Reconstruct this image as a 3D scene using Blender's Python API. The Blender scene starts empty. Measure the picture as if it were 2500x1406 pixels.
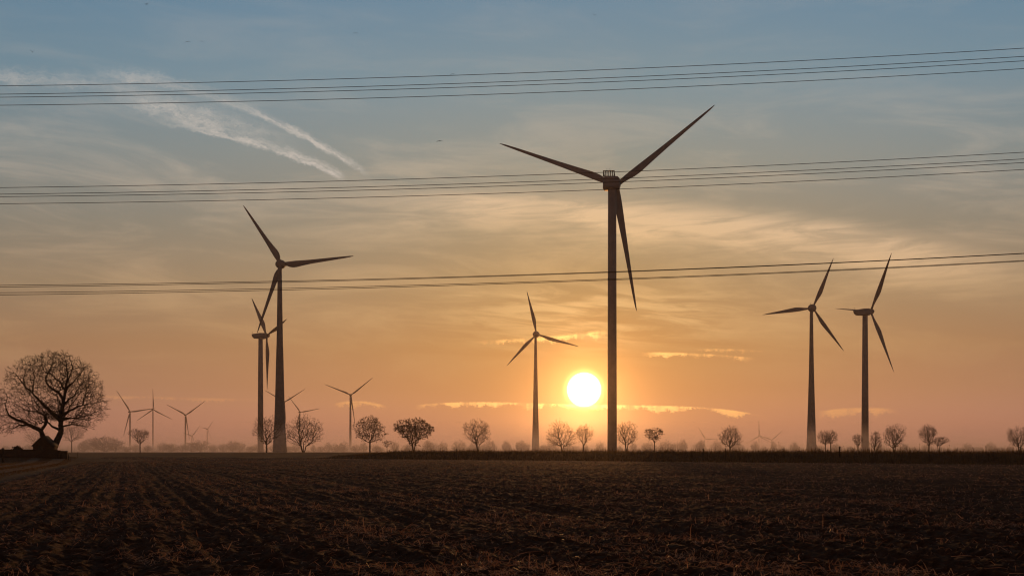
import bpy, math, random
import numpy as np
from mathutils import Vector, kdtree

random.seed(7)
RNG = np.random.default_rng(7)
C = bpy.context.scene.collection
F = 3434.0                 # focal length in pixels of the 2500 px wide photograph
CX, HY = 1250.0, 1103.0    # principal column and eye-level row
EYE = 1.7                  # camera height above the field (m)
PLAIN = 1.6                # height of the far plain


def at(px, py, d):
    """The point d metres ahead that shows at pixel (px, py) of the photograph."""
    return np.array([(px - CX) / F * d, d, EYE + (HY - py) / F * d])


def srgb(r, g, b):
    f = lambda c: ((c / 255 + 0.055) / 1.055) ** 2.4 if c > 10.3 else c / 255 / 12.92
    return (f(r), f(g), f(b))


# ------------------------------------------------------------------ object helpers
def tag(o, label=None, cat=None, group=None, kind=None):
    if label: o['label'] = label
    if cat: o['category'] = cat
    if group: o['group'] = group
    if kind: o['kind'] = kind
    return o


def empty(name, loc, rz=0.0):
    o = bpy.data.objects.new(name, None)
    o.empty_display_size = 0.5
    C.objects.link(o)
    o.location = loc
    o.rotation_euler = (0, 0, rz)
    return o


def build(name, verts, faces, mat, parent=None, smooth=False):
    """verts: n x 3 array; faces: list of int arrays (m x 3 or m x 4)."""
    me = bpy.data.meshes.new(name)
    verts = np.asarray(verts, dtype=np.float32)
    if not isinstance(faces, (list, tuple)):
        faces = [faces]
    faces = [np.asarray(f, dtype=np.int32) for f in faces if len(f)]
    nl = sum(f.size for f in faces)
    npoly = sum(len(f) for f in faces)
    me.vertices.add(len(verts))
    me.vertices.foreach_set('co', verts.ravel())
    me.loops.add(nl)
    me.loops.foreach_set('vertex_index', np.concatenate([f.ravel() for f in faces]))
    tot = np.concatenate([np.full(len(f), f.shape[1], np.int32) for f in faces])
    start = np.concatenate([[0], np.cumsum(tot)[:-1]]).astype(np.int32)
    me.polygons.add(npoly)
    me.polygons.foreach_set('loop_start', start)
    me.polygons.foreach_set('loop_total', tot)
    if smooth:
        me.polygons.foreach_set('use_smooth', np.ones(npoly, dtype=bool))
    me.update(calc_edges=True)
    me.validate()
    if mat:
        me.materials.append(mat)
    o = bpy.data.objects.new(name, me)
    C.objects.link(o)
    if parent:
        o.parent = parent
    return o


def lathe(profile, n=24, axis='z', caps=True):
    """profile: list of (radius, height)."""
    v, f = [], []
    a = np.linspace(0, 2 * np.pi, n, endpoint=False)
    for r, h in profile:
        v.append(np.stack([r * np.cos(a), r * np.sin(a), np.full(n, h)], 1))
    v = np.concatenate(v)
    for k in range(len(profile) - 1):
        i = np.arange(n)
        j = (i + 1) % n
        f.append(np.stack([k * n + i, k * n + j, (k + 1) * n + j, (k + 1) * n + i], 1))
    f = np.concatenate(f)
    tris = []
    if caps:
        for k, flip in ((0, True), (len(profile) - 1, False)):
            c = len(v)
            v = np.vstack([v, [[0, 0, profile[k][1]]]])
            i = np.arange(n) + k * n
            j = (np.arange(n) + 1) % n + k * n
            t = np.stack([np.full(n, c), i, j], 1)
            tris.append(t[:, ::-1] if flip else t)
        tris = np.concatenate(tris)
    if axis == 'y':
        v = v[:, [0, 2, 1]] * np.array([1, 1, -1])
    return v, [f, tris] if caps else [f]


def boxes(lst):
    """lst of (cx, cy, cz, sx, sy, sz) -> verts, faces"""
    v, f = [], []
    q = np.array([[0, 1, 3, 2], [4, 6, 7, 5], [0, 4, 5, 1], [2, 3, 7, 6], [0, 2, 6, 4], [1, 5, 7, 3]])
    for k, (cx, cy, cz, sx, sy, sz) in enumerate(lst):
        for dx in (-.5, .5):
            for dy in (-.5, .5):
                for dz in (-.5, .5):
                    v.append((cx + dx * sx, cy + dy * sy, cz + dz * sz))
        f.append(q + 8 * k)
    return np.array(v), [np.concatenate(f)]


def sections(rings, cap=True):
    """loft equal-length rings (list of k x 3 arrays)"""
    k = len(rings[0])
    v = np.concatenate(rings)
    f = []
    i = np.arange(k)
    j = (i + 1) % k
    for r in range(len(rings) - 1):
        f.append(np.stack([r * k + i, r * k + j, (r + 1) * k + j, (r + 1) * k + i], 1))
    f = [np.concatenate(f)]
    if cap:
        n = len(v)
        v = np.vstack([v, rings[0].mean(0), rings[-1].mean(0)])
        b = (len(rings) - 1) * k
        f.append(np.concatenate([np.stack([np.full(k, n), j, i], 1), np.stack([np.full(k, n + 1), b + i, b + j], 1)]))
    return v, f


def tubes(P, Q, ra, rb, n):
    """one tapered n-sided tube per segment P->Q, all in one array"""
    P, Q = np.asarray(P, float), np.asarray(Q, float)
    m = len(P)
    d = Q - P
    d /= np.maximum(np.linalg.norm(d, axis=1, keepdims=True), 1e-9)
    ref = np.where(np.abs(d[:, 2:3]) < 0.9, np.array([[0, 0, 1.0]]), np.array([[1.0, 0, 0]]))
    u = np.cross(d, ref)
    u /= np.linalg.norm(u, axis=1, keepdims=True)
    w = np.cross(d, u)
    a = np.linspace(0, 2 * np.pi, n, endpoint=False)
    ring = u[:, None, :] * np.cos(a)[None, :, None] + w[:, None, :] * np.sin(a)[None, :, None]
    v = np.empty((m, 2 * n, 3))
    v[:, :n] = P[:, None] + ring * np.asarray(ra)[:, None, None]
    v[:, n:] = Q[:, None] + ring * np.asarray(rb)[:, None, None]
    i = np.arange(n)
    j = (i + 1) % n
    q = np.stack([i, j, n + j, n + i], 1)
    f = (q[None] + (np.arange(m) * 2 * n)[:, None, None]).reshape(-1, 4)
    return v.reshape(-1, 3), f


def join(parts):
    """parts: list of (verts, quads) -> verts, [quads]"""
    vs, fs, off = [], [], 0
    for v, f in parts:
        if len(v) == 0: continue
        vs.append(v); fs.append(f + off); off += len(v)
    return np.concatenate(vs), [np.concatenate(fs)]


# ------------------------------------------------------------------ node helpers
class G:
    """tiny expression builder over a node tree"""
    def __init__(s, tree): s.t = tree; s.n = tree.nodes; s.l = tree.links
    def new(s, typ, **kw):
        n = s.n.new(typ)
        for k, v in kw.items(): setattr(n, k, v)
        return n
    def put(s, sock, val):
        if hasattr(val, 'is_output') or isinstance(val, bpy.types.NodeSocket): s.l.new(val, sock)
        else: sock.default_value = val
    def m(s, op, a, b=None, c=None, clamp=False):
        n = s.new('ShaderNodeMath', operation=op, use_clamp=clamp)
        s.put(n.inputs[0], a)
        if b is not None: s.put(n.inputs[1], b)
        if c is not None: s.put(n.inputs[2], c)
        return n.outputs[0]
    def add(s, *a):
        r = a[0]
        for x in a[1:]: r = s.m('ADD', r, x)
        return r
    def mul(s, *a):
        r = a[0]
        for x in a[1:]: r = s.m('MULTIPLY', r, x)
        return r
    def sub(s, a, b): return s.m('SUBTRACT', a, b)
    def div(s, a, b): return s.m('DIVIDE', a, b)
    def ss(s, x, a, b, lo=0.0, hi=1.0):
        n = s.new('ShaderNodeMapRange', interpolation_type='SMOOTHSTEP')
        s.put(n.inputs[0], x); s.put(n.inputs[1], a); s.put(n.inputs[2], b)
        n.inputs[3].default_value = lo; n.inputs[4].default_value = hi
        return n.outputs[0]
    def comb(s, x, y, z=0.0):
        n = s.new('ShaderNodeCombineXYZ')
        for k, v in enumerate((x, y, z)): s.put(n.inputs[k], v)
        return n.outputs[0]
    def noise(s, vec, scale=1.0, detail=4.0, rough=0.5, dist=0.0, lac=2.0):
        n = s.new('ShaderNodeTexNoise')
        s.l.new(vec, n.inputs['Vector'])
        n.inputs['Scale'].default_value = scale; n.inputs['Detail'].default_value = detail
        n.inputs['Roughness'].default_value = rough; n.inputs['Distortion'].default_value = dist
        n.inputs['Lacunarity'].default_value = lac
        return n.outputs[0]
    def mix(s, f, a, b, blend='MIX'):
        n = s.new('ShaderNodeMix', data_type='RGBA', blend_type=blend)
        s.put(n.inputs[0], f)
        for k, v in ((6, a), (7, b)):
            if isinstance(v, (tuple, list)): v = tuple(v) + ((1,) if len(v) == 3 else ())
            s.put(n.inputs[k], v)
        return n.outputs[2]
    def scale(s, col, f):
        n = s.new('ShaderNodeVectorMath', operation='SCALE')
        if isinstance(col, (tuple, list)): n.inputs[0].default_value = col
        else: s.l.new(col, n.inputs[0])
        s.put(n.inputs[3], f)
        return n.outputs[0]
    def vadd(s, a, b):
        n = s.new('ShaderNodeVectorMath', operation='ADD')
        for k, v in ((0, a), (1, b)):
            if isinstance(v, (tuple, list)): n.inputs[k].default_value = v
            else: s.l.new(v, n.inputs[k])
        return n.outputs[0]
    def ramp(s, f, stops, interp='EASE'):
        n = s.new('ShaderNodeValToRGB')
        n.color_ramp.interpolation = interp
        els = n.color_ramp.elements
        while len(els) < len(stops): els.new(0.5)
        for e, (p, c) in zip(els, stops):
            e.position = p; e.color = tuple(c) + (1,)
        s.l.new(f, n.inputs[0])
        return n.outputs[0]


def material(name, rough=0.8, spec=0.3):
    m = bpy.data.materials.new(name)
    m.use_nodes = True
    g = G(m.node_tree)
    b = m.node_tree.nodes['Principled BSDF']
    b.inputs['Roughness'].default_value = rough
    b.inputs['Specular IOR Level'].default_value = spec
    return m, g, b


def mottled(name, c0, c1, scale, rough=0.8, spec=0.3, bump=0.0, detail=5.0, transmit=0.0):
    """two colours mixed by noise in object space, optional bump and translucency"""
    m, g, b = material(name, rough, spec)
    tc = g.new('ShaderNodeTexCoord')
    nz = g.noise(tc.outputs['Object'], scale, detail, 0.6)
    col = g.mix(g.ss(nz, 0.35, 0.68), c0, c1)
    g.l.new(col, b.inputs['Base Color'])
    if bump:
        bp = g.new('ShaderNodeBump')
        bp.inputs['Strength'].default_value = bump
        bp.inputs['Distance'].default_value = 0.05
        g.l.new(g.noise(tc.outputs['Object'], scale * 4, 6, 0.65), bp.inputs['Height'])
        g.l.new(bp.outputs[0], b.inputs['Normal'])
    if transmit:
        tr = g.new('ShaderNodeBsdfTranslucent')
        g.l.new(col, tr.inputs[0])
        mx = g.new('ShaderNodeMixShader')
        mx.inputs[0].default_value = transmit
        g.l.new(b.outputs[0], mx.inputs[1]); g.l.new(tr.outputs[0], mx.inputs[2])
        g.l.new(mx.outputs[0], m.node_tree.nodes['Material Output'].inputs[0])
    return m


M = {}
M['bark'] = mottled('bark', (0.050, 0.036, 0.026), (0.085, 0.062, 0.045), 3.0, 0.95, 0.1)
M['twig'] = mottled('twig', (0.040, 0.026, 0.018), (0.070, 0.046, 0.030), 0.6, 0.95, 0.1)
M['dry_leaf'] = mottled('dry_leaf', (0.060, 0.032, 0.015), (0.120, 0.062, 0.026), 2.0, 0.9, 0.1, transmit=0.3)
M['paint'] = mottled('pale_paint', (0.195, 0.205, 0.235), (0.245, 0.255, 0.285), 0.35, 0.6, 0.3)
M['concrete'] = mottled('tower_concrete', (0.185, 0.190, 0.205), (0.235, 0.240, 0.255), 0.4, 0.85, 0.2)
M['dark_metal'] = mottled('dark_metal', (0.05, 0.05, 0.05), (0.08, 0.08, 0.08), 3.0, 0.5, 0.4)
M['red_band'] = mottled('red_band', (0.26, 0.03, 0.02), (0.32, 0.04, 0.03), 1.0, 0.6, 0.3)
M['wire'] = mottled('wire_metal', (0.05, 0.045, 0.04), (0.07, 0.06, 0.05), 1.0, 0.7, 0.2)
M['brick'] = mottled('old_brick', (0.055, 0.032, 0.024), (0.090, 0.052, 0.036), 6.0, 0.95, 0.1, bump=0.4)
M['slate'] = mottled('roof_slate', (0.035, 0.030, 0.028), (0.055, 0.048, 0.045), 5.0, 0.8, 0.2, bump=0.3)
M['wood'] = mottled('weathered_wood', (0.05, 0.038, 0.028), (0.08, 0.06, 0.045), 5.0, 0.95, 0.1)
M['bird'] = mottled('dark_plumage', (0.018, 0.017, 0.017), (0.035, 0.032, 0.03), 12.0, 0.8, 0.2)
M['straw'] = mottled('frosted_straw', (0.42, 0.185, 0.095), (0.88, 0.54, 0.37), 0.9, 0.46, 0.40, transmit=0.55)
M['dry_grass'] = mottled('dry_grass', (0.115, 0.068, 0.032), (0.23, 0.135, 0.060), 0.35, 0.9, 0.15, transmit=0.45)
M['weed'] = mottled('dead_weed', (0.030, 0.020, 0.014), (0.055, 0.036, 0.022), 0.8, 0.95, 0.1)

# ------------------------------------------------------------------ camera
cam_d = bpy.data.cameras.new('camera')
cam = bpy.data.objects.new('camera', cam_d)
C.objects.link(cam)
cam.location = (0, 0, EYE)
cam.rotation_euler = (math.radians(90), 0, 0)
cam_d.sensor_fit = 'HORIZONTAL'
cam_d.sensor_width = 36.0
cam_d.lens = 36.0 * F / 2500.0
cam_d.shift_y = (HY - 703.0) / 2500.0      # level camera, rising lens: verticals stay vertical
cam_d.clip_start = 0.2
cam_d.clip_end = 60000.0
bpy.context.scene.camera = cam

# ------------------------------------------------------------------ sun and sky
SUN_PX = (1426.0, 951.0)
sd = np.array([(SUN_PX[0] - CX) / F, 1.0, (HY - SUN_PX[1]) / F])
sd /= np.linalg.norm(sd)
SUN_EL = math.asin(sd[2])
SUN_AZ = math.atan2(sd[0], sd[1])
sun_d = bpy.data.lights.new('sun', 'SUN')
sun_d.energy = 1.25
sun_d.color = (1.0, 0.42, 0.13)
sun_d.angle = math.radians(1.0)
sun = bpy.data.objects.new('sun', sun_d)
C.objects.link(sun)
sun.rotation_euler = Vector(sd).to_track_quat('Z', 'Y').to_euler()
sun.location = (0, 0, 60)

D2 = math.degrees(1)


def ang(px, py):
    """direction of a photograph pixel as (azimuth, elevation slope) in degrees"""
    x, z = (px - CX) / F, (HY - py) / F
    return math.degrees(math.atan(x)), z / math.hypot(1, x) * D2


PXD = D2 / F    # degrees per pixel
w = bpy.data.worlds.new('World')
bpy.context.scene.world = w
w.use_nodes = True
g = G(w.node_tree)
w.node_tree.nodes.clear()
tc = g.new('ShaderNodeTexCoord')
sep = g.new('ShaderNodeSeparateXYZ')
g.l.new(tc.outputs['Generated'], sep.inputs[0])
dx, dy, dz = sep.outputs
AZ = g.mul(g.m('ARCTAN2', dx, dy), D2)
hyp = g.m('SQRT', g.add(g.mul(dx, dx), g.mul(dy, dy), 1e-6))
Q = g.mul(g.div(dz, hyp), D2)
dist = g.new('ShaderNodeVectorMath', operation='DISTANCE')
g.l.new(tc.outputs['Generated'], dist.inputs[0])
dist.inputs[1].default_value = tuple(sd)
TH = g.mul(dist.outputs['Value'], D2)           # angle from the sun, degrees


def poly(pts, deg):
    a = np.array([ang(*p) for p in pts])
    c = np.polyfit(a[:, 0], a[:, 1], deg)
    r = float(c[0])
    for k in c[1:]:
        r = g.add(g.mul(r, AZ), float(k)) if not isinstance(r, float) else g.add(g.mul(AZ, r), float(k))
    return r


def span(x0, x1, f0, f1):
    """1 between azimuths of pixel columns x0..x1, with soft ends f0, f1 pixels long"""
    a0, a1 = ang(x0, 900)[0], ang(x1, 900)[0]
    return g.mul(g.ss(AZ, a0, a0 + f0 * PXD), g.ss(AZ, a1 - f1 * PXD, a1, 1.0, 0.0))


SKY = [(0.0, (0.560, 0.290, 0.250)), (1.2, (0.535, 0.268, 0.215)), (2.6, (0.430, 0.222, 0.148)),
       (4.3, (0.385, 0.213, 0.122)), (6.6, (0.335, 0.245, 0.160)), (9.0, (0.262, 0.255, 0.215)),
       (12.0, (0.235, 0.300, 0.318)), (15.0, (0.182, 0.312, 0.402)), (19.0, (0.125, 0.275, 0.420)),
       (22.5, (0.095, 0.135, 0.165)), (30.0, (0.135, 0.088, 0.066))]  # unseen sky overhead: made-up warm tint, added to warm the light on the field
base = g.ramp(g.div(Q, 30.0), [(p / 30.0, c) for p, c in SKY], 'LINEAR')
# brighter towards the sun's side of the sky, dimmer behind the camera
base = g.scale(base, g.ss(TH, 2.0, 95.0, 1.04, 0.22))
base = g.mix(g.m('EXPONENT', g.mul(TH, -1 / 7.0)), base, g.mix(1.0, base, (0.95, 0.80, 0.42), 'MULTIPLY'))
# physical sky
nish = g.new('ShaderNodeTexSky', sky_type='NISHITA')
nish.sun_disc = False
nish.sun_elevation = SUN_EL
nish.sun_rotation = SUN_AZ
nish.air_density = 1.0
nish.dust_density = 2.0
nish.ozone_density = 1.5
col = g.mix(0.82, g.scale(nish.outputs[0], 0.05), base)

# thin streaky cirrostratus over the whole sky
sv = g.comb(g.mul(AZ, 0.22), g.add(g.mul(Q, 1.1), g.mul(AZ, 0.05)))
streak = g.noise(sv, 0.55, 7, 0.62, 0.6)
fine = g.noise(g.comb(g.mul(AZ, 0.35), g.add(g.mul(Q, 2.6), g.mul(AZ, -0.12)), 3.0), 0.9, 6, 0.6, 0.8)
warm = g.m('EXPONENT', g.mul(TH, -1 / 7.5))                 # 1 at the sun
ccol = g.mix(g.ss(Q, 4.0, 13.0), (0.60, 0.365, 0.175), (0.64, 0.545, 0.45))
ccol = g.mix(g.mul(warm, 1.0), ccol, (1.05, 0.62, 0.22))
veil = g.mul(g.ss(streak, 0.42, 0.72), 0.40)
veil = g.mul(veil, g.ss(Q, 1.5, 6.0), g.ss(Q, 9.0, 16.0, 1.0, 0.22))
# broad cirrus sweep at right, running down from the tallest turbine
e = g.sub(Q, poly([(1000, 500), (1180, 508), (1500, 524), (1800, 550), (2200, 610), (2500, 670)], 2))
e = g.add(e, g.mul(g.sub(streak, 0.5), 1.6))
sweep = g.mul(g.ss(e, -2.3, 0.0), g.ss(e, 0.0, 1.0, 1.0, 0.0), span(780, 2700, 450, 500), g.ss(fine, 0.28, 0.66, 0.32, 1.0))
# banded altocumulus above the sun
a0, q0 = ang(1470, 768)
win = g.m('EXPONENT', g.mul(-1.0, g.add(g.m('POWER', g.mul(g.sub(AZ, a0), 1 / 5.5), 2.0), g.m('POWER', g.mul(g.sub(Q, q0), 1 / 1.15), 2.0))))
bands = g.noise(g.comb(g.mul(AZ, 0.28), g.add(g.mul(Q, 2.2), g.mul(AZ, 0.16)), 7.0), 1.0, 7, 0.6, 1.2)
alto = g.mul(win, g.ss(bands, 0.40, 0.66))
cov = g.m('MINIMUM', g.add(veil, g.mul(sweep, 1.0), g.mul(alto, 0.95)), 1.0)
col = g.mix(cov, col, ccol)


# contrails, spread and torn, upper left
def trail(pts, deg, x0, x1, f0, f1, wl, wu, seed, amp, gain, puff):
    c = poly(pts, deg)
    wob = g.sub(g.noise(g.comb(AZ, Q, seed), 1.6, 5, 0.6), 0.5)
    wob2 = g.sub(g.noise(g.comb(AZ, g.mul(Q, 2.0), seed + 4), 7.0, 4, 0.65), 0.5)
    e = g.add(g.sub(Q, c), g.mul(wob, amp), g.mul(wob2, amp * puff))
    body = g.mul(g.ss(e, -wl, 0.0), g.ss(e, 0.0, wu, 1.0, 0.0))
    fil = g.noise(g.comb(g.mul(AZ, 0.8), g.mul(e, 5.0), seed + 9), 1.5, 8, 0.68, 0.9)
    lump = g.noise(g.comb(AZ, seed, seed + 2), 0.9, 4, 0.6)
    return g.mul(body, g.ss(fil, 0.30, 0.66, 0.12, 1.0), g.ss(lump, 0.25, 0.6, 0.55, 1.0), span(x0, x1, f0, f1), gain)


UP = [(290, 188), (400, 202), (500, 233), (600, 268), (690, 308), (780, 356), (840, 391), (900, 428)]
LO = [(330, 283), (430, 308), (560, 336), (650, 360), (740, 395), (800, 420), (850, 442)]
t1 = trail(UP, 3, 480, 912, 260, 60, 0.17, 0.30, 1.0, 0.30, 0.80, 0.9)
t1b = trail(UP, 3, 200, 800, 130, 500, 0.25, 0.50, 2.0, 0.5, 0.55, 0.8)
t2 = trail(LO, 3, 320, 850, 230, 30, 0.15, 0.42, 5.0, 0.36, 0.80, 0.8)
t2b = trail([(p[0] + 10, p[1] - 28) for p in LO], 3, 230, 800, 150, 350, 0.5, 0.75, 6.0, 0.8, 0.55, 0.5)
t3 = trail([(-100, 200), (100, 200), (300, 215), (450, 240)], 2, -400, 480, 200, 350, 0.35, 0.7, 8.0, 0.7, 0.38, 0.3)
con = g.m('MINIMUM', g.add(t1, t1b, t2, t2b, t3), 1.0)
col = g.mix(con, col, (0.70, 0.61, 0.53))


# low cumulus bars lit along their tops
def bar(pts, deg, x0, x1, f0, f1, thick, seed, gain, edge=1.6):
    top = poly(pts, deg)
    n1 = g.noise(g.comb(AZ, seed, seed), 1.3, 5, 0.6)
    n2 = g.noise(g.comb(AZ, g.mul(Q, 1.5), seed + 3), 11.0, 8, 0.72)
    e = g.add(g.sub(top, Q), g.mul(g.sub(n2, 0.5), 0.16))
    th = g.mul(g.m('MAXIMUM', g.add(g.mul(n1, 3.8), -1.3), 0.10), thick * PXD)
    e2 = g.add(e, g.mul(g.sub(n2, 0.5), 0.48))
    body = g.mul(g.ss(e, -edge * PXD, edge * PXD), g.ss(e2, g.mul(th, 0.70), g.mul(th, 1.02), 1.0, 0.0))
    inner = g.noise(g.comb(g.mul(AZ, 0.8), g.mul(Q, 3.0), seed + 5), 4.0, 5, 0.6)
    split = g.sub(1.0, g.mul(g.ss(inner, 0.50, 0.62), g.ss(e, 3.5 * PXD, 6 * PXD), 0.55))
    gap = g.noise(g.comb(AZ, seed + 1, seed + 7), 1.1, 5, 0.65)
    return g.mul(body, g.ss(inner, 0.25, 0.6, 0.6, 1.0), split, g.ss(gap, 0.36, 0.52, 0.12, 1.0), span(x0, x1, f0, f1), gain)


low = bar([(1010, 989), (1100, 984), (1200, 982), (1300, 981), (1400, 988), (1480, 992), (1560, 987), (1640, 989),
           (1720, 996), (1800, 1004), (1875, 1017)], 4, 1008, 1880, 60, 90, 17, 11.0, 1.0)
low2 = bar([(1570, 860), (1700, 863), (1850, 874)], 2, 1560, 1850, 60, 60, 13, 15.0, 0.75)
low3 = bar([(1690, 853), (1780, 852), (1880, 858)], 2, 1680, 1890, 60, 80, 9, 18.0, 0.45)
low4 = bar([(2000, 1004), (2080, 996), (2190, 1000)], 2, 1990, 2200, 40, 60, 22, 21.0, 0.5, 3.0)
low5 = bar([(830, 982), (880, 979), (945, 992)], 2, 800, 948, 50, 25, 16, 23.0, 0.55, 2.5)
low6 = bar([(260, 966), (400, 969), (500, 972)], 1, 200, 700, 80, 180, 8, 25.0, 0.22, 3.0)
low7 = bar([(1150, 832), (1250, 829), (1360, 820), (1480, 806)], 2, 1150, 1490, 120, 40, 16, 27.0, 0.8, 4.0)
lows = g.m('MINIMUM', g.add(low, low2, low3, low4, low5, low6, low7), 1.0)
lcol = g.mix(g.m('EXPONENT', g.mul(TH, -1 / 4.0)), (1.15, 0.52, 0.16), (2.6, 1.45, 0.42))
# flat haze bank under the bars
under = g.mul(g.ss(g.sub(poly([(0, 975), (1000, 990), (1880, 1000), (2500, 985)], 2), Q), -0.3, 1.6), 0.55)
col = g.mix(under, col, (0.47, 0.205, 0.150))
col = g.mix(lows, col, lcol)
# aureole and the overexposed disc itself
aur = g.add(g.mul(g.m('EXPONENT', g.mul(g.m('POWER', TH, 2.0), -1 / 1.3)), 0.40), g.mul(g.m('EXPONENT', g.mul(TH, -1 / 2.3)), 0.16))
col = g.vadd(col, g.scale((1.0, 0.46, 0.05), aur))
ring = g.m('EXPONENT', g.mul(g.m('POWER', g.m('MAXIMUM', g.sub(TH, 0.60), 0.0), 2.0), -1 / 0.035))
col = g.vadd(col, g.scale((1.3, 0.9, 0.30), ring))
disc = g.ss(TH, 0.54, 0.73, 1.0, 0.0)
col = g.vadd(col, g.scale((8.0, 7.0, 5.2), disc))
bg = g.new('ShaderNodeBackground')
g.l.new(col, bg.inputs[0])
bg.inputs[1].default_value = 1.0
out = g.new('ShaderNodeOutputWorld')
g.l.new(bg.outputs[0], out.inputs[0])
w.cycles.sampling_method = 'MANUAL'
w.cycles.sample_map_resolution = 2048


# ------------------------------------------------------------------ value noise on numpy arrays
def vnoise(x, y, seed):
    xi, yi = np.floor(x).astype(np.int64), np.floor(y).astype(np.int64)
    fx, fy = x - xi, y - yi
    fx, fy = fx * fx * (3 - 2 * fx), fy * fy * (3 - 2 * fy)

    def h(a, b):
        n = (a * 374761393 + b * 668265263 + seed * 974634777) & 0xFFFFFFFF
        n = ((n ^ (n >> 13)) * 1274126177) & 0xFFFFFFFF
        return ((n ^ (n >> 16)) & 0xFFFFFF) / float(0xFFFFFF)
    return (h(xi, yi) * (1 - fx) + h(xi + 1, yi) * fx) * (1 - fy) + (h(xi, yi + 1) * (1 - fx) + h(xi + 1, yi + 1) * fx) * fy


def sstep(x, a, b):
    t = np.clip((x - a) / (b - a), 0, 1)
    return t * t * (3 - 2 * t)


# ------------------------------------------------------------------ terrain
BS = 1.82        # the far edge of the field runs obliquely: Y = 282 - 1.52 X


def edge_s(X, Y):
    """signed distance beyond the oblique far edge of the ploughed field"""
    return (Y - (282 - 1.52 * X)) / BS


def left_s(X, Y):
    """signed distance to the left of the field's left edge"""
    return (-34 - 0.275 * (Y - 94) - X) / 1.037


def ground_z(X, Y):
    s = edge_s(X, Y)
    right = sstep(X + 0.096 * Y, -22, 10)
    bank = sstep(s, 0.5, 7.0) * 1.45 + 0.15 * sstep(s, 10, 40)
    slope = sstep(s, 0, 85) * PLAIN
    z = slope * (1 - right) + bank * right
    z = np.maximum(z, 0.92 * np.exp(-(((X + 82) / 17) ** 2 + ((Y - 236) / 26) ** 2)))
    return z


def axis(dense, lim, ratio):
    """1-D coordinates: dense list in the middle, growing steps out to +-lim"""
    a = list(dense)
    st = a[-1] - a[-2]
    while a[-1] < lim[1]:
        st *= ratio; a.append(a[-1] + st)
    st = a[1] - a[0]
    while a[0] > lim[0]:
        st *= ratio; a.insert(0, a[0] - st)
    return np.array(a)


def grid_faces(nr, nc):
    r, c = np.meshgrid(np.arange(nr - 1), np.arange(nc - 1), indexing='ij')
    a = (r * nc + c).ravel()
    return np.stack([a, a + 1, a + nc + 1, a + nc], 1)


gx = axis(np.arange(-170, 171, 1.0), (-9500, 9500), 1.12)
gy = axis(np.arange(120, 520, 1.0), (-400, 12000), 1.12)
GX, GY = np.meshgrid(gx, gy)
GZ = ground_z(GX, GY)
near = np.exp(-((GY - 260) / 220) ** 2)
GZ = GZ + near * (vnoise(GX * 0.5, GY * 0.5, 3) - 0.5) * 0.10 * sstep(left_s(GX, GY) + 2 * sstep(edge_s(GX, GY), -6, 0), 0, 3)
m, gm, b = material('meadow_ground', 0.95, 0.1)
tcn = gm.new('ShaderNodeTexCoord')
p = tcn.outputs['Object']
n1 = gm.noise(p, 0.06, 6, 0.6)
n2 = gm.noise(p, 1.3, 5, 0.65)
c = gm.mix(gm.ss(n1, 0.38, 0.62), (0.080, 0.048, 0.028), (0.105, 0.072, 0.042))
c = gm.mix(gm.mul(gm.ss(n2, 0.45, 0.75), 0.6), c, (0.19, 0.145, 0.115))
gm.l.new(c, b.inputs['Base Color'])
bp = gm.new('ShaderNodeBump'); bp.inputs['Strength'].default_value = 0.6; bp.inputs['Distance'].default_value = 0.12
gm.l.new(n2, bp.inputs['Height']); gm.l.new(bp.outputs[0], b.inputs['Normal'])
ground = build('ground', np.stack([GX, GY, GZ], -1).reshape(-1, 3), grid_faces(len(gy), len(gx)), m, smooth=True)
tag(ground, 'flat dark meadow and farmland running out to the misty horizon', kind='structure')

# ploughed field: one displaced sheet, finer towards the camera
ny, nx = 900, 1000
fy = np.geomspace(5.0, 470.0, ny)
fu = np.linspace(-1, 1, nx)
FY, FU = np.meshgrid(fy, fu, indexing='ij')
FX = FU * (0.42 * FY + 9.0)


def soil_h(X, Y):
    amp = sstep(-edge_s(X, Y), 9.0, 12.0) * sstep(-left_s(X, Y), 0.0, 2.5)
    r = X + 0.275 * Y
    h = 0.060 * (vnoise(X * 0.35 + 3, Y * 0.35, 11) - 0.5)
    h += 0.060 * np.abs(np.sin(r * np.pi / 2.2 + 1.5 * vnoise(X * 0.08, Y * 0.08, 5)))
    h += 0.035 * np.sin(r * 2 * np.pi / 0.55 + 3.0 * vnoise(X * 0.3, Y * 0.3, 6)) * vnoise(X * 0.2, Y * 0.2, 8)
    h += 0.060 * (1 - np.abs(2 * vnoise(X * 1.9, Y * 1.9, 17) - 1)) * vnoise(X * 0.5, Y * 0.5, 19)
    h += 0.055 * (1 - np.abs(2 * vnoise(X * 5.2, Y * 5.2, 23) - 1)) ** 2
    h += 0.035 * (vnoise(X * 13, Y * 13, 29) - 0.5)
    return amp * (0.09 + h) - (1 - amp) * 0.35


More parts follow.
